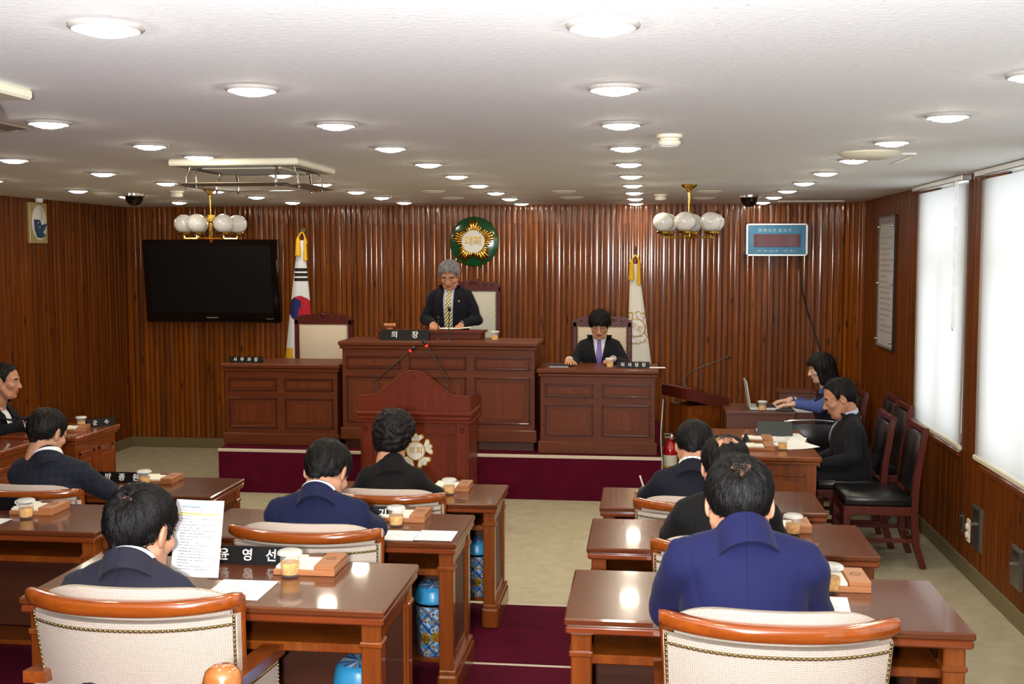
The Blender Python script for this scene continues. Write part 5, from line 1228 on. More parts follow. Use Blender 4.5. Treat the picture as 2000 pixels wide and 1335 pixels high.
# turned wooden posts in front of the camera (gallery railing)
for x, y, zt, lab in ((-0.79, 2.0, 1.16, 'turned wooden post with round knob at the bottom left'), (0.035, 2.0, 1.125, 'turned wooden post with round knob at the bottom centre right')):
    t = thing('gallery_post', lab, 'post', (x, y, 0.346)); h = zt - 0.346
    m = MB(); m.lathe([(0.0001, h), (0.018, h - 0.002), (0.032, h - 0.012), (0.038, h - 0.032), (0.034, h - 0.054), (0.022, h - 0.066), (0.024, h - 0.072), (0.030, h - 0.078), (0.0001, h - 0.078)], 28); m.obj('knob', 'knob_wood', t, 60)
    m = MB(); m.box(-0.028, 0.028, -0.028, 0.028, 0.02, h - 0.078, 0.006); m.obj('shaft', 'knob_wood', t); m = MB(); m.box(-0.05, 0.05, -0.05, 0.05, 0, 0.025, 0.006); m.obj('foot', 'knob_wood', t)

# ------------------------------------------------------------------ people: implicit surfaces -> meshes
class Fld:
    def __init__(s, lo, hi, h):
        s.lo = np.array(lo, 'f4'); s.h = h; s.n = np.ceil((np.array(hi) - s.lo) / h).astype(int) + 1
        s.a = np.full(s.n, 0.5, 'f4'); s.ax = [s.lo[i] + h * np.arange(s.n[i], dtype='f4') for i in range(3)]
    def _sub(s, lo, hi, pad):
        i0 = np.maximum(0, np.floor((np.array(lo) - pad - s.lo) / s.h).astype(int)); i1 = np.minimum(s.n, np.ceil((np.array(hi) + pad - s.lo) / s.h).astype(int) + 1)
        sl = tuple(slice(a, max(a, b)) for a, b in zip(i0, i1))
        return sl, s.ax[0][sl[0]][:, None, None], s.ax[1][sl[1]][None, :, None], s.ax[2][sl[2]][None, None, :]
    def _put(s, sl, d, k, op):
        a = s.a[sl]
        if op == 'u':
            h = np.clip(0.5 + 0.5 * (a - d) / k, 0, 1); s.a[sl] = a * (1 - h) + d * h - k * h * (1 - h)
        else:
            d = -d; h = np.clip(0.5 - 0.5 * (a - d) / k, 0, 1); s.a[sl] = a * (1 - h) + d * h + k * h * (1 - h)
    def cap(s, a, b, ra, rb, k=0.02, flat=None, op='u'):
        a = np.array(a, 'f4'); b = np.array(b, 'f4'); r = max(ra, rb); pad = max(k, 3 * s.h) + 0.01
        sl, X, Y, Z = s._sub(np.minimum(a, b) - r, np.maximum(a, b) + r, pad)
        ab = b - a; L = float(ab @ ab) + 1e-9
        px, py, pz = X - a[0], Y - a[1], Z - a[2]
        t = np.clip((px * ab[0] + py * ab[1] + pz * ab[2]) / L, 0, 1)
        qx, qy, qz = px - ab[0] * t, py - ab[1] * t, pz - ab[2] * t
        if flat is not None: qy = qy * flat
        d = np.sqrt(qx * qx + qy * qy + qz * qz) - (ra + (rb - ra) * t)
        s._put(sl, d.astype('f4'), k, op)
    def ell(s, c, r, k=0.02, rot=None, op='u'):
        c = np.array(c, 'f4'); r = np.array(r, 'f4'); m = float(r.max()); pad = max(k, 3 * s.h) + 0.01
        sl, X, Y, Z = s._sub(c - m, c + m, pad)
        p = [X - c[0], Y - c[1], Z - c[2]]
        if rot is not None:
            M = np.array(rot, 'f4').T; p = [M[i, 0] * p[0] + M[i, 1] * p[1] + M[i, 2] * p[2] for i in range(3)]
        k0 = np.sqrt((p[0] / r[0]) ** 2 + (p[1] / r[1]) ** 2 + (p[2] / r[2]) ** 2); k1 = np.sqrt((p[0] / r[0] ** 2) ** 2 + (p[1] / r[1] ** 2) ** 2 + (p[2] / r[2] ** 2) ** 2) + 1e-6
        d = k0 * (k0 - 1) / k1
        s._put(sl, d.astype('f4'), k, op)
    def full(s): return s.ax[0][:, None, None], s.ax[1][None, :, None], s.ax[2][None, None, :]
    def front_y(s, x, z):
        i = int(np.clip(round((x - s.lo[0]) / s.h), 0, s.n[0] - 1)); k = int(np.clip(round((z - s.lo[2]) / s.h), 0, s.n[2] - 1))
        col = s.a[i, :, k]; w_ = np.where(col < 0)[0]
        if len(w_) == 0: return None
        j = w_[-1]
        if j + 1 >= len(col): return float(s.ax[1][j])
        return float(s.ax[1][j] + s.h * col[j] / (col[j] - col[j + 1]))
    def mesh(s):
        a = s.a; sg = a < 0; n = a.shape
        c = np.zeros(tuple(k - 1 for k in n), 'u1'); offs = [(i, j, k) for i in (0, 1) for j in (0, 1) for k in (0, 1)]
        for (i, j, k) in offs: c += sg[i:n[0] - 1 + i, j:n[1] - 1 + j, k:n[2] - 1 + k]
        I = np.argwhere((c > 0) & (c < 8))
        if len(I) == 0: return np.zeros((0, 3)), np.zeros((0, 4), int)
        vals = np.stack([a[I[:, 0] + i, I[:, 1] + j, I[:, 2] + k] for i, j, k in offs], 1)
        acc = np.zeros((len(I), 3)); cnt = np.zeros(len(I))
        for p in range(8):
            for ax in range(3):
                o = offs[p]
                if o[ax]: continue
                o2 = list(o); o2[ax] = 1; q = offs.index(tuple(o2))
                v0, v1 = vals[:, p], vals[:, q]; m = (v0 < 0) != (v1 < 0)
                t = np.where(m, v0 / np.where(m, v0 - v1, 1), 0)
                pos = np.tile(np.array(o, float), (len(I), 1)); pos[:, ax] = t
                acc[m] += pos[m]; cnt[m] += 1
        V = s.lo + s.h * (I + acc / cnt[:, None])
        idx = np.full(c.shape, -1, 'i4'); idx[I[:, 0], I[:, 1], I[:, 2]] = np.arange(len(I))
        Q = []
        for ax in range(3):
            u, v = (ax + 1) % 3, (ax + 2) % 3
            s0 = [slice(None)] * 3; s1 = [slice(None)] * 3; s0[ax] = slice(0, n[ax] - 1); s1[ax] = slice(1, n[ax])
            A, B = sg[tuple(s0)], sg[tuple(s1)]
            E_ = np.argwhere(A != B)
            E_ = E_[(E_[:, u] > 0) & (E_[:, v] > 0) & (E_[:, u] < n[u] - 1) & (E_[:, v] < n[v] - 1)]
            inside = A[E_[:, 0], E_[:, 1], E_[:, 2]]
            def cell(du, dv):
                e = E_.copy(); e[:, u] += du; e[:, v] += dv; return idx[e[:, 0], e[:, 1], e[:, 2]]
            q = np.stack([cell(-1, -1), cell(0, -1), cell(0, 0), cell(-1, 0)], 1)
            q[~inside] = q[~inside][:, ::-1]; q = q[(q >= 0).all(1)]; Q.append(q)
        return V, np.concatenate(Q)
def np_mesh(name, V, Q, mats, mi=None):
    me = bpy.data.meshes.new(name); me.vertices.add(len(V)); me.vertices.foreach_set('co', np.asarray(V, 'f4').ravel())
    Q = np.asarray(Q, 'i4'); me.loops.add(Q.size); me.loops.foreach_set('vertex_index', Q.ravel()); me.polygons.add(len(Q))
    me.polygons.foreach_set('loop_start', np.arange(0, Q.size, Q.shape[1], dtype='i4'))
    for m in mats: me.materials.append(MATS[m])
    if mi is not None: me.polygons.foreach_set('material_index', np.asarray(mi, 'i4'))
    me.polygons.foreach_set('use_smooth', np.ones(len(Q), bool)); me.update(calc_edges=True); me.validate(); return me

_heads = {}
def head_geo(fem=False):
    if fem in _heads: return _heads[fem]
    f = Fld((-0.11, -0.13, -0.16), (0.11, 0.13, 0.14), 0.0036); k = 0.02; j = 0.9 if fem else 1.0
    f.ell((0, -0.012, 0.036), (0.076, 0.094, 0.082), k)
    f.ell((0, 0.022, -0.040), (0.060 * j, 0.066, 0.076), 0.03)
    f.cap((-0.030 * j, 0.040, -0.092), (0.030 * j, 0.040, -0.092), 0.026, 0.026, 0.025)
    f.ell((0, 0.062, -0.100), (0.020 * j, 0.018, 0.016), 0.02)
    for s in (-1, 1):
        f.cap((s * 0.058 * j, -0.005, -0.045), (s * 0.034 * j, 0.035, -0.092), 0.018, 0.018, 0.025)
        f.ell((s * 0.043, 0.055, -0.022), (0.024, 0.022, 0.020), 0.02)
    f.cap((-0.036, 0.070, 0.022), (0.036, 0.070, 0.022), 0.014, 0.014, 0.018)
    for s in (-1, 1): f.ell((s * 0.031, 0.094, 0.002), (0.019, 0.014, 0.013), 0.012, op='s')
    for s in (-1, 1): f.ell((s * 0.031, 0.070, 0.002), (0.016, 0.0145, 0.0125), 0.004)
    f.cap((0, 0.080, 0.014), (0, 0.101, -0.030), 0.0085, 0.0135, 0.010)
    for s in (-1, 1): f.ell((s * 0.012, 0.092, -0.034), (0.009, 0.010, 0.008), 0.006)
    f.ell((0, 0.083, -0.058), (0.024, 0.012, 0.006), 0.006); f.ell((0, 0.081, -0.070), (0.020, 0.012, 0.007), 0.006)
    f.cap((-0.02, 0.098, -0.0635), (0.02, 0.098, -0.0635), 0.0025, 0.0025, 0.003, op='s')
    for s in (-1, 1):
        M = Matrix.Rotation(s * 0.35, 3, 'Z') @ Matrix.Rotation(-0.15, 3, 'X')
        f.ell((s * 0.079, -0.012, -0.004), (0.009, 0.020, 0.033), 0.006, M)
        f.ell((s * 0.089, -0.006, 0.0), (0.008, 0.012, 0.020), 0.004, M, op='s')
    f.cap((0, -0.025, -0.05), (0, -0.035, -0.15), 0.055, 0.053, 0.02)
    V, Q = f.mesh()
    C = V[Q].mean(1); x, y, z = np.abs(C[:, 0]), C[:, 1], C[:, 2]; mi = np.zeros(len(Q), int)
    mi[(x < 0.024) & (y > 0.078) & (z > -0.0765) & (z < -0.053) & ((x / 0.024) ** 2 + ((z + 0.0645) / 0.012) ** 2 < 1)] = 1
    e = ((x - 0.031) / 0.0125) ** 2 + ((z - 0.000) / 0.0048) ** 2
    mi[(e < 1) & (y > 0.06)] = 2
    mi[(((x - 0.031) ** 2 + (z - 0.0) ** 2) < 0.0052 ** 2) & (y > 0.06)] = 3
    mi[(x > 0.014) & (x < 0.050) & (y > 0.05) & (np.abs(z - (0.0275 - 3.0 * (x - 0.030) ** 2)) < (0.0036 if fem else 0.0050))] = 4
    _heads[fem] = (V, Q, mi); return _heads[fem]
_hands = {}
def hand_geo(kind):
    if kind in _hands: return _hands[kind]
    f = Fld((-0.075, -0.05, -0.09), (0.075, 0.20, 0.06), 0.0030)
    f.cap((0, -0.03, 0), (0, 0.01, 0), 0.024, 0.026, 0.015)
    f.ell((0, 0.048, -0.002), (0.040, 0.050, 0.016), 0.015); f.ell((0.024, 0.03, -0.010), (0.018, 0.03, 0.015), 0.012)
    curl = {'flat': 0.22, 'grip': 1.0, 'clasp': 0.75}[kind]
    for i, (x, L) in enumerate(((0.029, 0.070), (0.0095, 0.078), (-0.010, 0.073), (-0.029, 0.058))):
        p = Vector((x, 0.085 - 0.006 * abs(i - 1.2), 0.0)); a = curl * 0.55; sp = (1.5 - i) * 0.05
        for seg, fr, r0, r1 in ((0, 0.46, 0.0092, 0.0084), (1, 0.31, 0.0084, 0.0078), (2, 0.23, 0.0078, 0.0066)):
            d = Vector((sp * math.cos(a), math.cos(a), -math.sin(a))).normalized(); q = p + d * L * fr * 1.05
            f.cap(p, q, r0, r1, 0.004); p = q; a += curl * (0.85 if seg == 0 else 0.6)
    b = Vector((0.036, 0.022, -0.010)); d1 = Vector((0.55, 0.75, -0.30 - 0.3 * curl)).normalized(); d2 = Vector((0.15 - 0.4 * curl, 0.95, -0.25)).normalized()
    f.cap(b, b + d1 * 0.034, 0.0125, 0.0098, 0.006); f.cap(b + d1 * 0.034, b + d1 * 0.034 + d2 * 0.026, 0.0098, 0.0078, 0.004)
    _hands[kind] = f.mesh(); return _hands[kind]

def hair_geo(style, seed, bald=(), strands=900, crown=(0.004, -0.058, 0.112)):
    rs = np.random.RandomState(seed)
    lo, hi = (-0.13, -0.16, -0.24), (0.13, 0.15, 0.16)
    if style in ('short', 'fringe', 'recede', 'grey'): lo, hi = (-0.11, -0.135, -0.12), (0.11, 0.125, 0.15)
    f = Fld(lo, hi, 0.0036)
    th = {'short': 0.011, 'fringe': 0.016, 'recede': 0.010, 'grey': 0.016, 'perm': 0.030, 'bob': 0.020}[style]
    X, Y, Z = f.full()
    f.ell((0, -0.014, 0.036), (0.076 + th, 0.094 + th, 0.082 + th), 0.01)
    if style in ('short', 'recede', 'grey', 'fringe'): f.cap((0, -0.060, -0.015), (0, -0.066, -0.045), 0.038 + th * 0.6, 0.026, 0.03)
    if style == 'perm': f.ell((0, -0.040, -0.02), (0.092, 0.085, 0.095), 0.03)
    if style == 'bob':
        f.cap((0, -0.045, 0.0), (0, -0.060, -0.13), 0.092, 0.085, 0.03); 
        for s in (-1, 1): f.cap((s * 0.068, 0.025, 0.03), (s * 0.066, 0.02, -0.11), 0.028, 0.026, 0.02)
    # hairline: keep what lies above a curve zb(y); the face opening is kept clear
    ys = {'short': ([-0.13, -0.095, -0.06, -0.035, -0.018, -0.006, 0.008, 0.022, 0.032, 0.055, 0.075, 0.12], [-0.066, -0.064, -0.050, -0.030, 0.030, 0.036, 0.000, -0.012, 0.030, 0.052, 0.066, 0.074]),
          'recede': ([-0.13, -0.095, -0.06, -0.035, -0.018, -0.006, 0.008, 0.020, 0.028, 0.045, 0.060, 0.12], [-0.066, -0.064, -0.050, -0.030, 0.030, 0.036, 0.006, 0.000, 0.045, 0.078, 0.090, 0.100]),
          'grey': ([-0.13, -0.095, -0.06, -0.035, -0.018, -0.006, 0.008, 0.022, 0.032, 0.055, 0.075, 0.12], [-0.066, -0.064, -0.050, -0.028, 0.030, 0.036, 0.004, -0.008, 0.036, 0.062, 0.074, 0.082]),
          'fringe': ([-0.13, -0.095, -0.06, -0.035, -0.018, -0.006, 0.010, 0.030, 0.050, 0.075, 0.12], [-0.085, -0.082, -0.066, -0.040, 0.010, 0.010, -0.006, -0.010, 0.018, 0.030, 0.036]),
          'perm': ([-0.16, -0.10, -0.06, -0.03, 0.0, 0.02, 0.04, 0.07, 0.12], [-0.10, -0.105, -0.10, -0.085, -0.06, -0.02, 0.03, 0.055, 0.065]),
          'bob': ([-0.16, -0.06, 0.0, 0.035, 0.052, 0.07, 0.12], [-0.22, -0.20, -0.18, -0.17, -0.03, 0.040, 0.052])}[style]
    zb = np.interp(Y, ys[0], ys[1]).astype('f4'); d2 = (zb - Z) * 0.6
    if style in ('bob', 'fringe'): d2 = d2 + np.zeros_like(X)
    nz = 0.0022 * np.sin(90 * X + 3 * np.sin(70 * Y)) * np.sin(85 * Y + 40 * Z) + 0.0015 * np.sin(160 * X + 50 * Z) * np.sin(150 * Y)
    if style == 'perm': nz = 0.008 * np.sin(75 * X + 2.2 * np.sin(60 * Z)) * np.sin(80 * Y + 1.5 * np.sin(65 * X)) * np.sin(78 * Z + 1.2)
    if style == 'fringe': nz = nz * 2.2
    f.a += nz.astype('f4')
    kk = 0.006; d2 = np.broadcast_to(d2, f.a.shape); h = np.clip(0.5 - 0.5 * (f.a - d2) / kk, 0, 1); f.a = (f.a * (1 - h) + d2 * h + kk * h * (1 - h)).astype('f4')
    for (c, r) in bald:
        d_ = np.sqrt((X - c[0]) ** 2 + (Y - c[1]) ** 2 + (Z - c[2]) ** 2) * (1 + 0.18 * np.sin(3 * np.arctan2(Y - c[1], X - c[0]) + seed) + 0.09 * np.sin(8 * np.arctan2(Y - c[1], X - c[0]) + 2 * seed) + 0.05 * np.sin(15 * np.arctan2(Y - c[1], X - c[0])))
        f.a += (0.026 * np.exp(-(d_ / r) ** 4)).astype('f4')
    V, Q = f.mesh()
    # combed strands
    crown = np.array(crown); sv = []; sf = []
    if strands and len(V):
        e1 = V[Q[:, 1]] - V[Q[:, 0]]; e2 = V[Q[:, 2]] - V[Q[:, 0]]; N = np.cross(e1, e2); N /= np.linalg.norm(N, axis=1)[:, None] + 1e-9; Cq = V[Q].mean(1)
        ok = np.where((np.einsum('ij,ij->i', N, Cq - np.array((0, -0.01, 0.0))) > 0))[0]
        pick = rs.choice(ok, min(strands, len(ok)), replace=False)
        for i in pick:
            p = Cq[i]; nn = N[i]; d = p - crown; d = d + np.array((0, 0, -0.035)); 
            if style in ('fringe', 'bob'): d = d + np.array((0, 0, -0.06))
            d = d + rs.normal(0, 0.016, 3); d -= nn * (d @ nn); d /= np.linalg.norm(d) + 1e-9
            L = (0.026 + 0.02 * rs.rand()) * (1.3 if style in ('bob', 'fringe') else 1.0) * (0.6 if style == 'perm' else 1); lift = (0.0008 + 0.0022 * rs.rand()) * (3.0 if style in ('grey', 'fringe') else 1.0); w_ = 0.0007 + 0.0006 * rs.rand(); b = np.cross(nn, d)
            o = len(sv)
            for t, wd, li in ((0.0, w_, -0.0012), (0.33, w_, lift), (0.68, w_ * 0.8, lift * 0.9)):
                q = p + d * L * (t - 0.3) + nn * (li - 5.0 * (L * (t - 0.3)) ** 2)
                sv += [q - b * wd, q + nn * wd * 0.9, q + b * wd]
            q = p + d * L * 0.7 + nn * (lift * 0.3 - 5.0 * (L * 0.7) ** 2); sv.append(q)
            for s_ in range(2):
                a = o + 3 * s_; sf += [(a, a + 3, a + 4, a + 1), (a + 1, a + 4, a + 5, a + 2)]
            a = o + 6; sf += [(a, a + 3, a + 3, a + 1), (a + 1, a + 3, a + 3, a + 2)]
    ec = np.array((0, -0.012, 0.036)); er = np.array((0.077, 0.095, 0.083))
    for (c, r) in bald:     # thin hair combed across the bald patch
        for _ in range(150 if strands > 2000 else 90):
            a = rs.rand() * 2 * PI; q0 = np.array(c) + rs.normal(0, r * 0.42, 3); dirn = rs.normal(0, 1, 3) * 0.45 + np.array((math.cos(a) * 0.5, -0.25, -0.35 + 0.5 * math.sin(a)))
            L = 0.03 + 0.02 * rs.rand(); w_ = 0.0005 + 0.0004 * rs.rand(); o = len(sv)
            for t in (0.0, 0.35, 0.7, 1.0):
                q = q0 + dirn / np.linalg.norm(dirn) * L * t; u_ = (q - ec) / er; n_ = u_ / (np.linalg.norm(u_) + 1e-9); q = ec + n_ * (er + 0.0006 + 0.004 * math.sin(PI * min(1, t + 0.1))); b = np.cross(n_, dirn); b /= np.linalg.norm(b) + 1e-9
                wd = w_ * (1 - 0.6 * t)
                if t < 1.0: sv += [q - b * wd, q + n_ * wd, q + b * wd]
                else: sv.append(q)
            for s_ in range(2):
                k2 = o + 3 * s_; sf += [(k2, k2 + 3, k2 + 4, k2 + 1), (k2 + 1, k2 + 4, k2 + 5, k2 + 2)]
            k2 = o + 6; sf += [(k2, k2 + 3, k2 + 3, k2 + 1), (k2 + 1, k2 + 3, k2 + 3, k2 + 2)]
    if sv:
        sf = np.array(sf); sv = np.array(sv); return V, Q, sv, sf
    return V, Q, None, None

def person(sp):
    loc = Vector(sp['loc']); rz = sp.get('rz', 0.0)
    t = thing('person', sp['label'], 'person', loc, rz)
    hip = Vector(sp.get('hip', (0, 0, 0.43))); shz = sp['shz']; sy = sp['sy']; sw = sp.get('sw', 0.15); sx = sp.get('sx', 0.0); hd = Vector(sp['head']); hs = sp.get('hs', 1.0)
    slope = sp.get('slope', 0.0)
    tw = sp.get('twist', 0.0)
    nb = Vector((sx * 1.0 + (hd.x - sx) * 0.25, sy + 0.005 + sp.get('nby', 0.0), shz + sp.get('nbz', 0.030)))
    sw -= 0.022
    S = {-1: Vector((sx - sw, sy - tw, shz - 0.050 + slope)), 1: Vector((sx + sw, sy + tw, shz - 0.050 - slope))}
    E_ = {-1: Vector(sp['el'][0]), 1: Vector(sp['el'][1])}; W_ = {-1: Vector(sp['wr'][0]), 1: Vector(sp['wr'][1])}
    chest = Vector((sx, sy + 0.01, shz - 0.13)); Rh = Matrix.Rotation(sp.get('yaw', 0.0), 3, 'Z') @ Matrix.Rotation(sp.get('roll', 0.0), 3, 'Y') @ Matrix.Rotation(-sp.get('pitch', 0.3), 3, 'X')
    fat = sp.get('fat', 1.0); fem = sp.get('fem', False)
    def torso(f, inf, arms=True, k=0.035):
        f.cap(hip + Vector((0, 0.0, 0.06)), chest, 0.132 * fat + inf, 0.138 * fat + inf, k, 1.28)
        mid = hip.lerp(chest, 0.55); f.ell((mid.x, mid.y - 0.012, mid.z + 0.05), (0.132 * fat + inf, 0.10 + inf, 0.16), k)
        f.cap(S[-1] * 0.93 + S[1] * 0.07, S[1] * 0.93 + S[-1] * 0.07, 0.050 + inf, 0.050 + inf, k)
        f.ell((sx, sy - 0.006, shz - 0.12), (sw * 1.02 + inf, 0.094 + inf, 0.12 + inf), k)
        for s in (-1, 1):
            f.cap(nb + Vector((s * 0.034, -0.010, -0.020)), S[s] + Vector((s * 0.020, 0.0, 0.033)), 0.036 + inf, 0.018 + inf, 0.018); f.cap(nb + Vector((s * 0.03, -0.02, -0.05)), S[s] + Vector((-s * 0.03, -0.01, 0.0)), 0.045 + inf, 0.045 + inf, 0.03)
            if arms:
                f.cap(S[s] + Vector((s * 0.008, 0, -0.012)), E_[s], 0.051 + inf * 0.7, 0.047 + inf * 0.7, 0.014); f.cap(E_[s], E_[s].lerp(W_[s], 0.92), 0.047 + inf * 0.7, 0.034 + inf * 0.7, 0.015)
    pts = [S[-1], S[1], E_[-1], E_[1], W_[-1], W_[1], nb, hip]
    lo = np.array([min(p[i] for p in pts) for i in range(3)]) - 0.17; hi = np.array([max(p[i] for p in pts) for i in range(3)]) + np.array((0.17, 0.17, 0.12)); lo[2] = hip.z - 0.13
    nt = hd + Rh @ Vector((0, -0.025 * hs, -0.06 * hs)); axis = (nt - nb).normalized(); axis = (axis + Vector((0, 0, 0.9))).normalized()
    bk = Vector((0, -1, 0)); bk = (bk - axis * bk.dot(axis)).normalized(); rt = bk.cross(axis)
    # ---- jacket
    sl_ = sp.get('sleeves')
    f = Fld(lo, hi, 0.0075); torso(f, 0.004 if not fem else -0.004, not sl_)
    f.cap(hip + Vector((0, 0, 0.0)), hip + Vector((0, 0, 0.05)), 0.150 * fat, 0.135 * fat, 0.04, 1.15)
    f.cap(nb + Vector((0, -0.004, -0.06)), nb + Vector((0, 0.0, -0.012)), 0.070, 0.062, 0.02)
    X, Y, Z = f.full()
    wr = sp.get('wrinkle', 1.0)
    f.a += (wr * 0.0035 * np.sin(48 * Z + 22 * np.abs(X - sx) + 1.5 * np.sin(20 * X)) * np.clip((np.abs(X - sx) - 0.09) / 0.08, 0, 1) + wr * 0.0030 * np.sin(40 * Z - 16 * X + 2 * np.sin(14 * X + 3)) * np.clip((shz - 0.16 - Z) / 0.12, 0, 1)).astype('f4')
    for s in (-1, 1):   # armhole seam: a shallow groove round the sleeve head
        d = np.abs(X - (S[s].x - s * 0.010) + s * 0.22 * np.clip(shz - 0.03 - Z, 0, 0.2))
        f.a += (0.0035 * np.exp(-(d / 0.006) ** 2) * (Z > shz - 0.17) * (np.abs(Y - sy) < 0.2)).astype('f4')
    front0 = f.a.copy()
    vc = sp.get('vcut')
    if vc:
        z0, w0, z1, w1 = vc[:4]; off = vc[4] if len(vc) > 4 else 0.0
        wz = np.where(Z < z0, -0.05 if w0 <= 0 else w0, w0 + (w1 - w0) * np.clip((Z - z0) / (z1 - z0), 0, 1.3))
        dv = np.maximum(np.abs(X - sx - off) - wz, (sy + 0.02 + 0.0) - Y); dv = np.maximum(dv, -0.2) + 0 * Z
        f.a = np.maximum(f.a, -dv.astype('f4'))
    V, Q = f.mesh(); fj = f
    link('jacket', np_mesh('jacket', V, Q, [sp['suit']]), t)
    if sl_:
        for s in (-1, 1):
            fs_ = Fld(lo, hi, 0.0075); fs_.cap(S[s], E_[s], 0.047, 0.044, 0.014); fs_.cap(E_[s], E_[s].lerp(W_[s], 0.92), 0.044, 0.034, 0.012)
            V, Q = fs_.mesh(); link('sleeve', np_mesh('sleeve', V, Q, [sl_]), t)
    # ---- shirt
    f2 = Fld((sx - 0.24, sy - 0.2, hip.z), (sx + 0.24, sy + 0.25, shz + 0.12), 0.009); torso(f2, -0.011, False); f2.cap(nb + Vector((0, 0, -0.03)), nb + Vector((0, 0.004, 0.012)), 0.058, 0.054, 0.02)
    if vc:
        V, Q = f2.mesh(); link('shirt', np_mesh('shirt', V, Q, [sp.get('shirt', 'shirt_white')]), t)
    # ---- collars
    def ring(r0, r1, h0, h1, a0, a1, th, dip=0.0, n=28):
        def fn(u, v):
            a = a0 + (a1 - a0) * u; q = v * 4
            if q < 1: r, h = r0 + (r1 - r0) * q, h0 + (h1 - h0) * q
            elif q < 2: r, h = r1 + th * (q - 1), h1
            elif q < 3: r, h = r1 + th + (r0 - r1) * (q - 2), h1 + (h0 - h1) * (q - 2)
            else: r, h = r0 + th * (4 - q), h0
            h += -dip * (1 - math.cos(a)) * 0.5
            p = nb + axis * h + (bk * math.cos(a) * 1.08 + rt * math.sin(a)) * r; return tuple(p)
        m = MB(); m.grid(fn, n, 16); return m
    if not sp.get('nocollar'):
        m = ring(0.064, 0.060, -0.012, sp.get('ch', 0.024), -PI * 0.93, PI * 0.93, 0.004, sp.get('cdip', 0.022)); m.obj('shirt_collar', sp.get('shirt', 'shirt_white'), t, 60)
    m = ring(sp.get('jr', 0.072), 0.063, sp.get('jl', -0.050), sp.get('jh', 0.012), -PI * 0.62, PI * 0.62, 0.007, 0.06); m.obj('jacket_collar', sp['suit'], t, 50)
    # ---- lapels, tie
    if vc:
        z0, w0, z1, w1 = vc[:4]; off = vc[4] if len(vc) > 4 else 0.0; fj2 = Fld.__new__(Fld); fj2.__dict__ = dict(fj.__dict__); fj2.a = front0
        for s in (-1, 1):
            def lap(u, v):
                z = z0 + 0.01 + (z1 + 0.01 - z0) * v; wv = w0 + (w1 - w0) * max(0, (z - z0)) / (z1 - z0); lw = 0.058 * (0.25 + 0.75 * min(1, v * 1.25)) * (1.0 if v < 0.86 else 0.75)
                x = sx + off + s * (wv - 0.002 + lw * u); y = fj2.front_y(x, z)
                if y is None: y = sy + 0.06
                return (x, y + 0.004 + 0.004 * math.sin(PI * u), z)
            m = MB(); m.grid(lap, 6, 16); m.obj('lapel', sp['suit'], t, 60, recalc=False)
        if sp.get('tie'):
            zt = nb.z + 0.0; zl = sp.get('tie_bot', hip.z + 0.18)
            def ty(u, v):
                z = zt + (zl - zt) * v; wd = 0.013 + 0.020 * min(1, v * 1.3) if v > 0.09 else 0.017 - 0.004 * v / 0.09
                if v > 0.93: wd *= (1 - v) / 0.07
                x = sx + off * 0.8 + (u - 0.5) * 2 * wd; y = f2.front_y(sx, z)
                y0_ = f2.front_y(sx, zt - 0.06) or (sy + 0.05)
                if y is None or v < 0.2: y = (nb.y + 0.066) * (1 - v / 0.2) + y0_ * v / 0.2 if v < 0.2 else y0_
                return (x, y + 0.009 + 0.006 * (1 - (2 * u - 1) ** 2), z)
            m = MB(); m.grid(ty, 6, 30); m.obj('tie', sp['tie'], t, 60, recalc=False)
    if sp.get('pin'):
        z = shz - 0.09; x = sx - 0.085; y = fj.front_y(x, z) or sy + 0.1; m = MB(); m.ball((x, y + 0.006, z), 0.008, 10, 6, (1, 0.5, 1.1)); m.obj('lapel_pin', 'gold', t, 60)
    # ---- trousers and shoes
    kn, an = sp.get('legs', (((-0.09, 0.34, 0.42), (0.09, 0.34, 0.42)), ((-0.09, 0.29, 0.09), (0.09, 0.29, 0.09))))
    f3 = Fld((-0.26, -0.2, -0.01), (0.26, max(kn[0][1], an[0][1], 0.1) + 0.2, hip.z + 0.16), 0.011)
    f3.ell(hip, (0.15 * fat, 0.12, 0.11), 0.03)
    for i, s in enumerate((-1, 1)):
        h_ = hip + Vector((s * 0.08, 0.02, -0.01)); f3.cap(h_, kn[i], 0.080, 0.060, 0.03); f3.cap(kn[i], Vector(an[i]), 0.058, 0.048, 0.02)
    V, Q = f3.mesh(); link('trousers', np_mesh('trousers', V, Q, [sp.get('trousers', 'trousers_dark')]), t)
    for i in (0, 1):
        a = an[i]; m = MB()
        m.lathe([(0.0001, 0.0), (0.9, 0.0), (1.0, 0.25), (0.85, 0.7), (0.4, 1.0), (0.0001, 1.0)], 18, T(a[0], a[1] + 0.06, 0) @ Matrix.Diagonal((0.045, 0.125, 0.075, 1))); m.obj('shoe', 'shoe_black', t, 60)
    # ---- body: one skin mesh (head, neck, trunk, limbs, hands)
    sk = sp.get('skin', 'skin'); VV = []; QQ = []; MM = []; n0 = 0
    def push(V, Q, mi=None):
        nonlocal n0
        VV.append(np.asarray(V)); QQ.append(np.asarray(Q) + n0); MM.append(np.zeros(len(Q), int) if mi is None else mi); n0 += len(V)
    blo = np.minimum(lo, np.array((-0.26, -0.25, 0.0))); bhi = np.maximum(hi, np.array((0.26, max(kn[0][1], an[0][1]) + 0.15, 0)))
    f4 = Fld((blo[0], blo[1], 0.02), (bhi[0], bhi[1], max(bhi[2], hd.z + 0.02)), 0.011)
    torso(f4, -0.022, True)
    f4.cap(nb + Vector((0, 0, -0.06)), nt, 0.056 * hs, 0.054 * hs, 0.03)
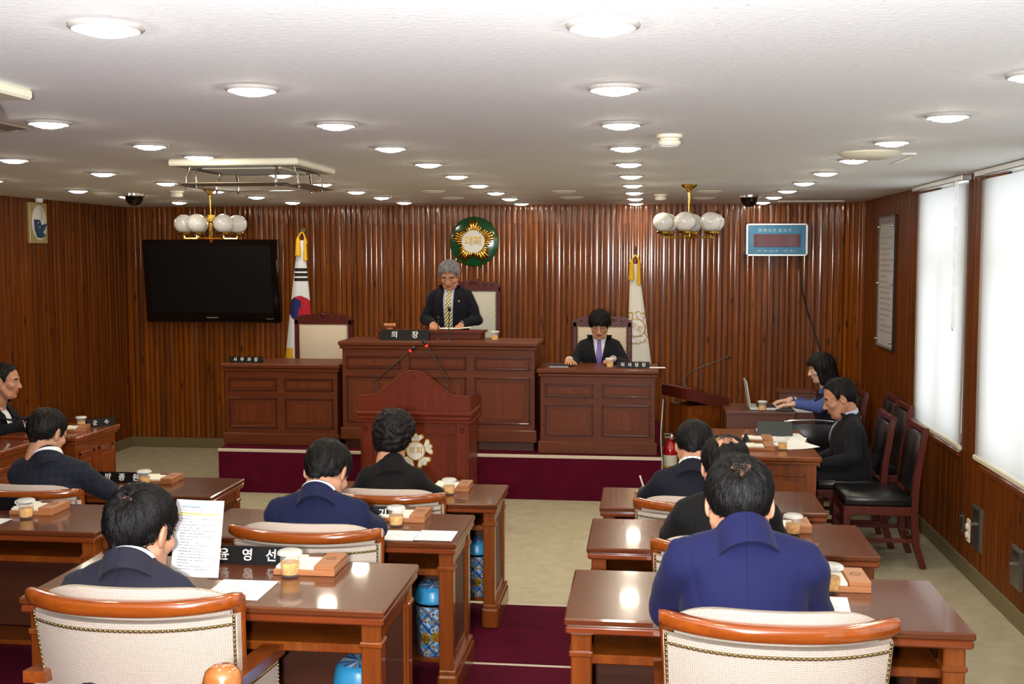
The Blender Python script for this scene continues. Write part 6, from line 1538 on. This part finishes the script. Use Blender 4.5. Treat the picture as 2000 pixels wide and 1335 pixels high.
    for i, s in enumerate((-1, 1)):
        h_ = hip + Vector((s * 0.08, 0.02, -0.01)); f4.cap(h_, kn[i], 0.066, 0.046, 0.03); f4.cap(kn[i], Vector(an[i]), 0.044, 0.036, 0.02); f4.cap(E_[s].lerp(W_[s], 0.6), W_[s], 0.027, 0.024, 0.01)
    V, Q = f4.mesh(); push(V, Q)
    V, Q, mi = head_geo(fem); Rn = np.array(Rh)
    fy = sp.get('face', 1.0); push((V * np.array((hs, hs, hs * fy))) @ Rn.T + np.array(hd), Q, mi)
    hk = sp.get('hands', ('flat', 'flat')); hdir = sp.get('hdir', ((0.35, 1, -0.05), (-0.35, 1, -0.05))); hn = sp.get('hnorm', ((0, 0, 1), (0, 0, 1)))
    for i, s in enumerate((-1, 1)):
        V, Q = hand_geo(hk[i]); V = V.copy()
        if s == 1: V[:, 0] *= -1; Q = Q[:, ::-1]
        d = Vector(hdir[i]).normalized(); nn = Vector(hn[i]); nn = (nn - d * nn.dot(d)).normalized(); xx = d.cross(nn)
        B = np.array([[xx.x, d.x, nn.x], [xx.y, d.y, nn.y], [xx.z, d.z, nn.z]]); push((V * 0.95) @ B.T + np.array(W_[s]), Q)
        m = MB(); e0 = E_[s].lerp(W_[s], 0.88); e1 = E_[s].lerp(W_[s], 1.0) + (W_[s] - E_[s]).normalized() * 0.004
        m.tube([e0, e1], [0.033, 0.031], 16); m.obj('cuff', sp.get('cuff', sp.get('shirt', 'shirt_white')), t, 60)
    link('body', np_mesh('body', np.concatenate(VV), np.concatenate(QQ), [sk, 'lip', 'eye_white', 'iris', 'brow'], np.concatenate(MM)), t)
    # ---- hair
    V, Q, sv, sf = hair_geo(sp.get('hair', 'short'), sp.get('seed', 1), sp.get('bald', ()), sp.get('strands', 900), sp.get('crown', (0.004, -0.058, 0.112)))
    S3 = np.array((hs, hs, hs * fy))
    V = (V * S3) @ Rn.T + np.array(hd); hm = sp.get('hmat', 'hair_black')
    ho = link('hair', np_mesh('hair', V, Q, [hm]), t)
    if sv is not None:
        sv = (sv * S3) @ Rn.T + np.array(hd); so = link('hair_strands', np_mesh('hair_strands', sv, sf, [hm]), ho); so['kind'] = 'stuff'
    if sp.get('glasses'):
        m = MB(); 
        def hp(x, y, z): return tuple(hd + Rh @ (Vector((x, y, z)) * hs))
        for s in (-1, 1):
            m.tube([hp(s * 0.032 + 0.021 * math.cos(a), 0.094 - 0.25 * (abs(0.021 * math.cos(a) + s * 0 + 0.0) ** 1.5), -0.002 + 0.016 * math.sin(a)) for a in [2 * PI * k / 18 for k in range(19)]], 0.0016, 5)
            m.tube([hp(s * 0.053, 0.090, 0.004), hp(s * 0.074, 0.05, 0.006), hp(s * 0.080, -0.01, 0.008)], 0.0015, 5)
        m.tube([hp(-0.012, 0.098, 0.0), hp(0, 0.100, 0.003), hp(0.012, 0.098, 0.0)], 0.0016, 5)
        m.obj('glasses', sp['glasses'], t, 60)
    return t
rad = math.radians
def back_row(dz, dy=0.33, ex=0.19, wx=0.10, wz=None):
    """arms laid on a desk in front: elbows, wrists (dz: desk top above the floor)"""
    return [(-ex, 0.13, dz + 0.065), (ex, 0.13, dz + 0.065)], [(-wx, dy, dz + 0.045), (wx, dy, dz + 0.045)]
D = 0.62
PEOPLE = []
el, wr = back_row(D, 0.36, 0.18, 0.07)
PEOPLE.append(dict(label='man in bright blue suit seen from behind, nearest on the right', loc=(0.245, 2.74, 0.346), shz=0.885, sy=0.03, sw=0.165, nbz=0.018, jr=0.076, head=(-0.008, 0.100, 0.962), pitch=rad(18), yaw=0, el=el, wr=wr, suit='suit_blue', hair='short', seed=3, strands=3200, crown=(0.0, -0.090, 0.088), bald=(((0.0, -0.090, 0.088), 0.027),), hs=0.96, hmat='hair_black', ch=0.010, jh=0.030, nocollar=True, fat=1.05))
PEOPLE.append(dict(label='man in black suit with thinning hair, second on the right', loc=(0.285, 3.92, 0.233), shz=0.84, sy=0.03, sw=0.155, head=(0.0, 0.105, 0.945), pitch=rad(18), el=el, wr=wr, suit='suit_black', seed=5, strands=1500, bald=(((0.0, -0.062, 0.108), 0.048),), hs=0.95))
PEOPLE.append(dict(label='man in dark navy suit writing at the far right desk', loc=(0.215, 5.08, 0.12), shz=0.825, sy=0.06, sw=0.15, head=(0.015, 0.17, 0.925), pitch=rad(32), yaw=rad(-8), el=[(-0.20, 0.12, 0.68), (0.19, 0.14, 0.69)], wr=[(-0.215, 0.36, 0.665), (0.05, 0.36, 0.665)], hdir=((-0.1, 1, -0.1), (-0.4, 1, 0)), hands=('clasp', 'flat'), suit='suit_navy_dark', seed=7, strands=1100, shirt='shirt_check', hs=0.97))
PEOPLE.append(dict(label='man in charcoal suit holding up a printed sheet, nearest on the left', loc=(-1.335, 2.72, 0.346), shz=0.755, sy=0.02, sw=0.155, head=(-0.005, 0.12, 0.845), pitch=rad(18), yaw=rad(-14), roll=0, ch=0.016, el=[(-0.20, 0.10, 0.56), (0.235, 0.06, 0.52)], wr=[(-0.03, 0.25, 0.575), (0.05, 0.25, 0.575)], hands=('grip', 'grip'), hdir=((0.5, 0.8, 0.4), (-0.4, 0.9, 0.3)), suit='suit_charcoal', seed=9, strands=3200, crown=(0.006, -0.098, 0.066), bald=(((0.006, -0.096, 0.072), 0.021),), hs=1.01, slope=0.0, hmat='hair_black', nby=0.02))
PEOPLE.append(dict(label='man in navy suit with head bowed beside two white pages', loc=(-1.185, 3.92, 0.233), shz=0.80, sy=0.04, sw=0.165, head=(0.0, 0.16, 0.885), pitch=rad(34), yaw=rad(-14), el=el, wr=wr, suit='suit_navy', seed=11, strands=1800, hs=0.96, ch=0.020))
PEOPLE.append(dict(label='woman with permed black hair in black jacket before the podium', loc=(-1.175, 5.08, 0.12), shz=0.82, sy=0.04, sw=0.135, head=(-0.005, 0.12, 0.955), pitch=rad(22), yaw=rad(-18), el=[(-0.18, 0.12, 0.68), (0.185, 0.12, 0.68)], wr=wr, suit='woman_black', hair='perm', seed=13, strands=1800, fem=True, nocollar=True, hs=0.90, hmat='hair_brown'))
PEOPLE.append(dict(label='man in dark checked suit seen from behind on the left', loc=(-2.81, 4.98, 0.12), shz=0.835, sy=0.03, sw=0.17, head=(-0.055, 0.11, 0.955), pitch=rad(20), yaw=rad(-16), el=[(-0.21, 0.14, 0.68), (0.225, 0.14, 0.68)], wr=wr, suit='suit_check', seed=15, strands=1400, hs=0.96, hmat='hair_brown', ch=0.024, glasses='chrome'))
PEOPLE.append(dict(label='open-collared man in dark jacket leaning on the left side desk', loc=(-4.47, 7.22, 0.0), rz=-PI / 2, hip=(0, 0, 0.46), shz=0.895, sy=0.03, sw=0.16, head=(0, 0.115, 1.075), pitch=rad(6), yaw=rad(12), hs=0.97, el=[(-0.20, 0.08, 0.74), (0.20, 0.08, 0.72)], wr=[(-0.03, 0.30, 0.79), (0.055, 0.27, 0.785)], hands=('clasp', 'clasp'), hdir=((0.6, 0.8, 0), (-0.55, 0.8, 0)), suit='suit_left', vcut=(0.62, 0.005, 0.93, 0.06), seed=17, hair='recede', strands=900, skin='skin_tan', ch=0.035))
PEOPLE.append(dict(label='man in glasses and dark suit seated sideways by the windows', loc=(1.40, 7.75, 0.0), rz=PI / 2, hip=(0, 0.0, 0.46), shz=0.84, sy=0.035, sw=0.15, head=(0, 0.10, 0.975), pitch=rad(20), hs=1.08, el=[(-0.19, 0.03, 0.60), (0.19, 0.05, 0.60)], wr=[(-0.08, 0.22, 0.54), (0.08, 0.22, 0.54)], suit='suit_grey', vcut=(0.60, 0.005, 0.87, 0.06), shirt='shirt_pale_blue', tie='tie_grey', seed=19, hair='recede', strands=1100, skin='skin_tan', glasses='chrome', ch=0.034))
PEOPLE.append(dict(label='long-haired woman in navy vest working at the laptop', loc=(1.46, 9.10, 0.0), rz=PI / 2, hip=(0, 0, 0.46), shz=0.86, sy=0.02, sw=0.125, head=(0, 0.085, 1.045), pitch=rad(14), yaw=rad(6), hs=0.92, el=[(-0.19, 0.12, 0.76), (0.18, 0.10, 0.72)], wr=[(-0.22, 0.30, 0.785), (0.05, 0.30, 0.785)], hdir=((0.0, 1, -0.1), (-0.2, 1, -0.1)), suit='vest_navy', sleeves='shirt_blue', vcut=(0.66, 0.003, 0.86, 0.045), shirt='shirt_blue', cuff='shirt_blue', seed=21, hair='bob', strands=1300, fem=True, skin='skin_pale', hmat='hair_brown', fat=0.9))
PEOPLE.append(dict(label='grey-haired man standing at the middle of the dais reading', loc=(-1.69, 9.75, 0.36), rz=PI, hip=(0, 0, 0.80), shz=1.27, sy=0.03, sw=0.165, head=(0, 0.115, 1.405), pitch=rad(30), hs=0.97, el=[(-0.225, 0.04, 1.02), (0.225, 0.04, 1.02)], wr=[(-0.12, 0.20, 0.985), (0.13, 0.20, 0.99)], hdir=((0.3, 1, -0.35), (-0.3, 1, -0.35)), suit='suit_chair', vcut=(0.86, 0.034, 1.30, 0.052, 0.006), shirt='shirt_lilac', tie='tie_yellow', tie_bot=0.93, pin=True, seed=23, hair='grey', strands=1400, hmat='hair_grey', skin='skin_tan', ch=0.03, fat=1.08, legs=(((-0.09, 0.02, 0.44), (0.09, 0.02, 0.44)), ((-0.09, 0.0, 0.09), (0.09, 0.0, 0.09)))))
PEOPLE.append(dict(label='clerk with fringe and purple tie seated at the right counter', loc=(-0.385, 9.58, 0.36), rz=PI, hip=(0, 0, 0.45), shz=0.855, sy=0.03, sw=0.155, head=(0, 0.105, 0.995), pitch=rad(22), hs=0.94, el=[(-0.205, 0.10, 0.66), (0.215, 0.12, 0.68)], wr=[(-0.12, 0.32, 0.725), (0.235, 0.38, 0.72)], hdir=((0.3, 1, 0), (-0.1, 1, -0.05)), suit='suit_clerk', vcut=(0.60, 0.004, 0.89, 0.060), tie='tie_purple', tie_bot=0.58, seed=25, hair='fringe', strands=1500, glasses='black_plastic', ch=0.034))
n = NT('shirt_check'); v_ = n.coords(rnd=False)
tc_ = n.n('ShaderNodeTexCoord'); sp_ = n.n('ShaderNodeSeparateXYZ'); n.l(tc_.outputs['Object'], sp_.inputs[0])
ln_ = n.math('LESS_THAN', n.math('FRACT', n.math('MULTIPLY', sp_.outputs[0], 45.0)), 0.12)
n.set(0.8, color=n.mix(ln_, srgb(234, 232, 226), srgb(130, 140, 170))); MATS['shirt_check'] = n.m
for s_ in PEOPLE: person(s_)
# the sheet held up by the nearest man on the left
t = thing('held_sheet', 'printed sheet with blue heading and yellow line held up on the left', 'paper', (-1.30, 3.09, 1.0), rad(-4))
m = MB(); m.grid(lambda u, v: ((u - 0.5) * 0.15, 0.05 * v - 0.006 * math.sin(PI * u), v * 0.215), 10, 10); m.obj('front_page', 'printed_sheet', t, 60, recalc=False)
m = MB(); m.grid(lambda u, v: ((u - 0.5) * 0.149, 0.05 * v - 0.006 * math.sin(PI * u) + 0.002, v * 0.214), 10, 10); m.obj('back_page', 'paper', t, 60)
t = thing('ballpoint_pen', 'white pen held by the man writing at the far right desk', 'pen', (0.0, 5.50, 0.80)); m = MB(); m.tube([(0.01, 0.03, -0.045), (-0.02, -0.03, 0.06)], 0.0045, 8); m.obj('barrel', 'white_plastic', t, 60); m = MB(); m.tube([(0.01, 0.03, -0.045), (0.0125, 0.035, -0.056)], [0.0045, 0.001], 8); m.obj('tip', 'chrome', t, 60)
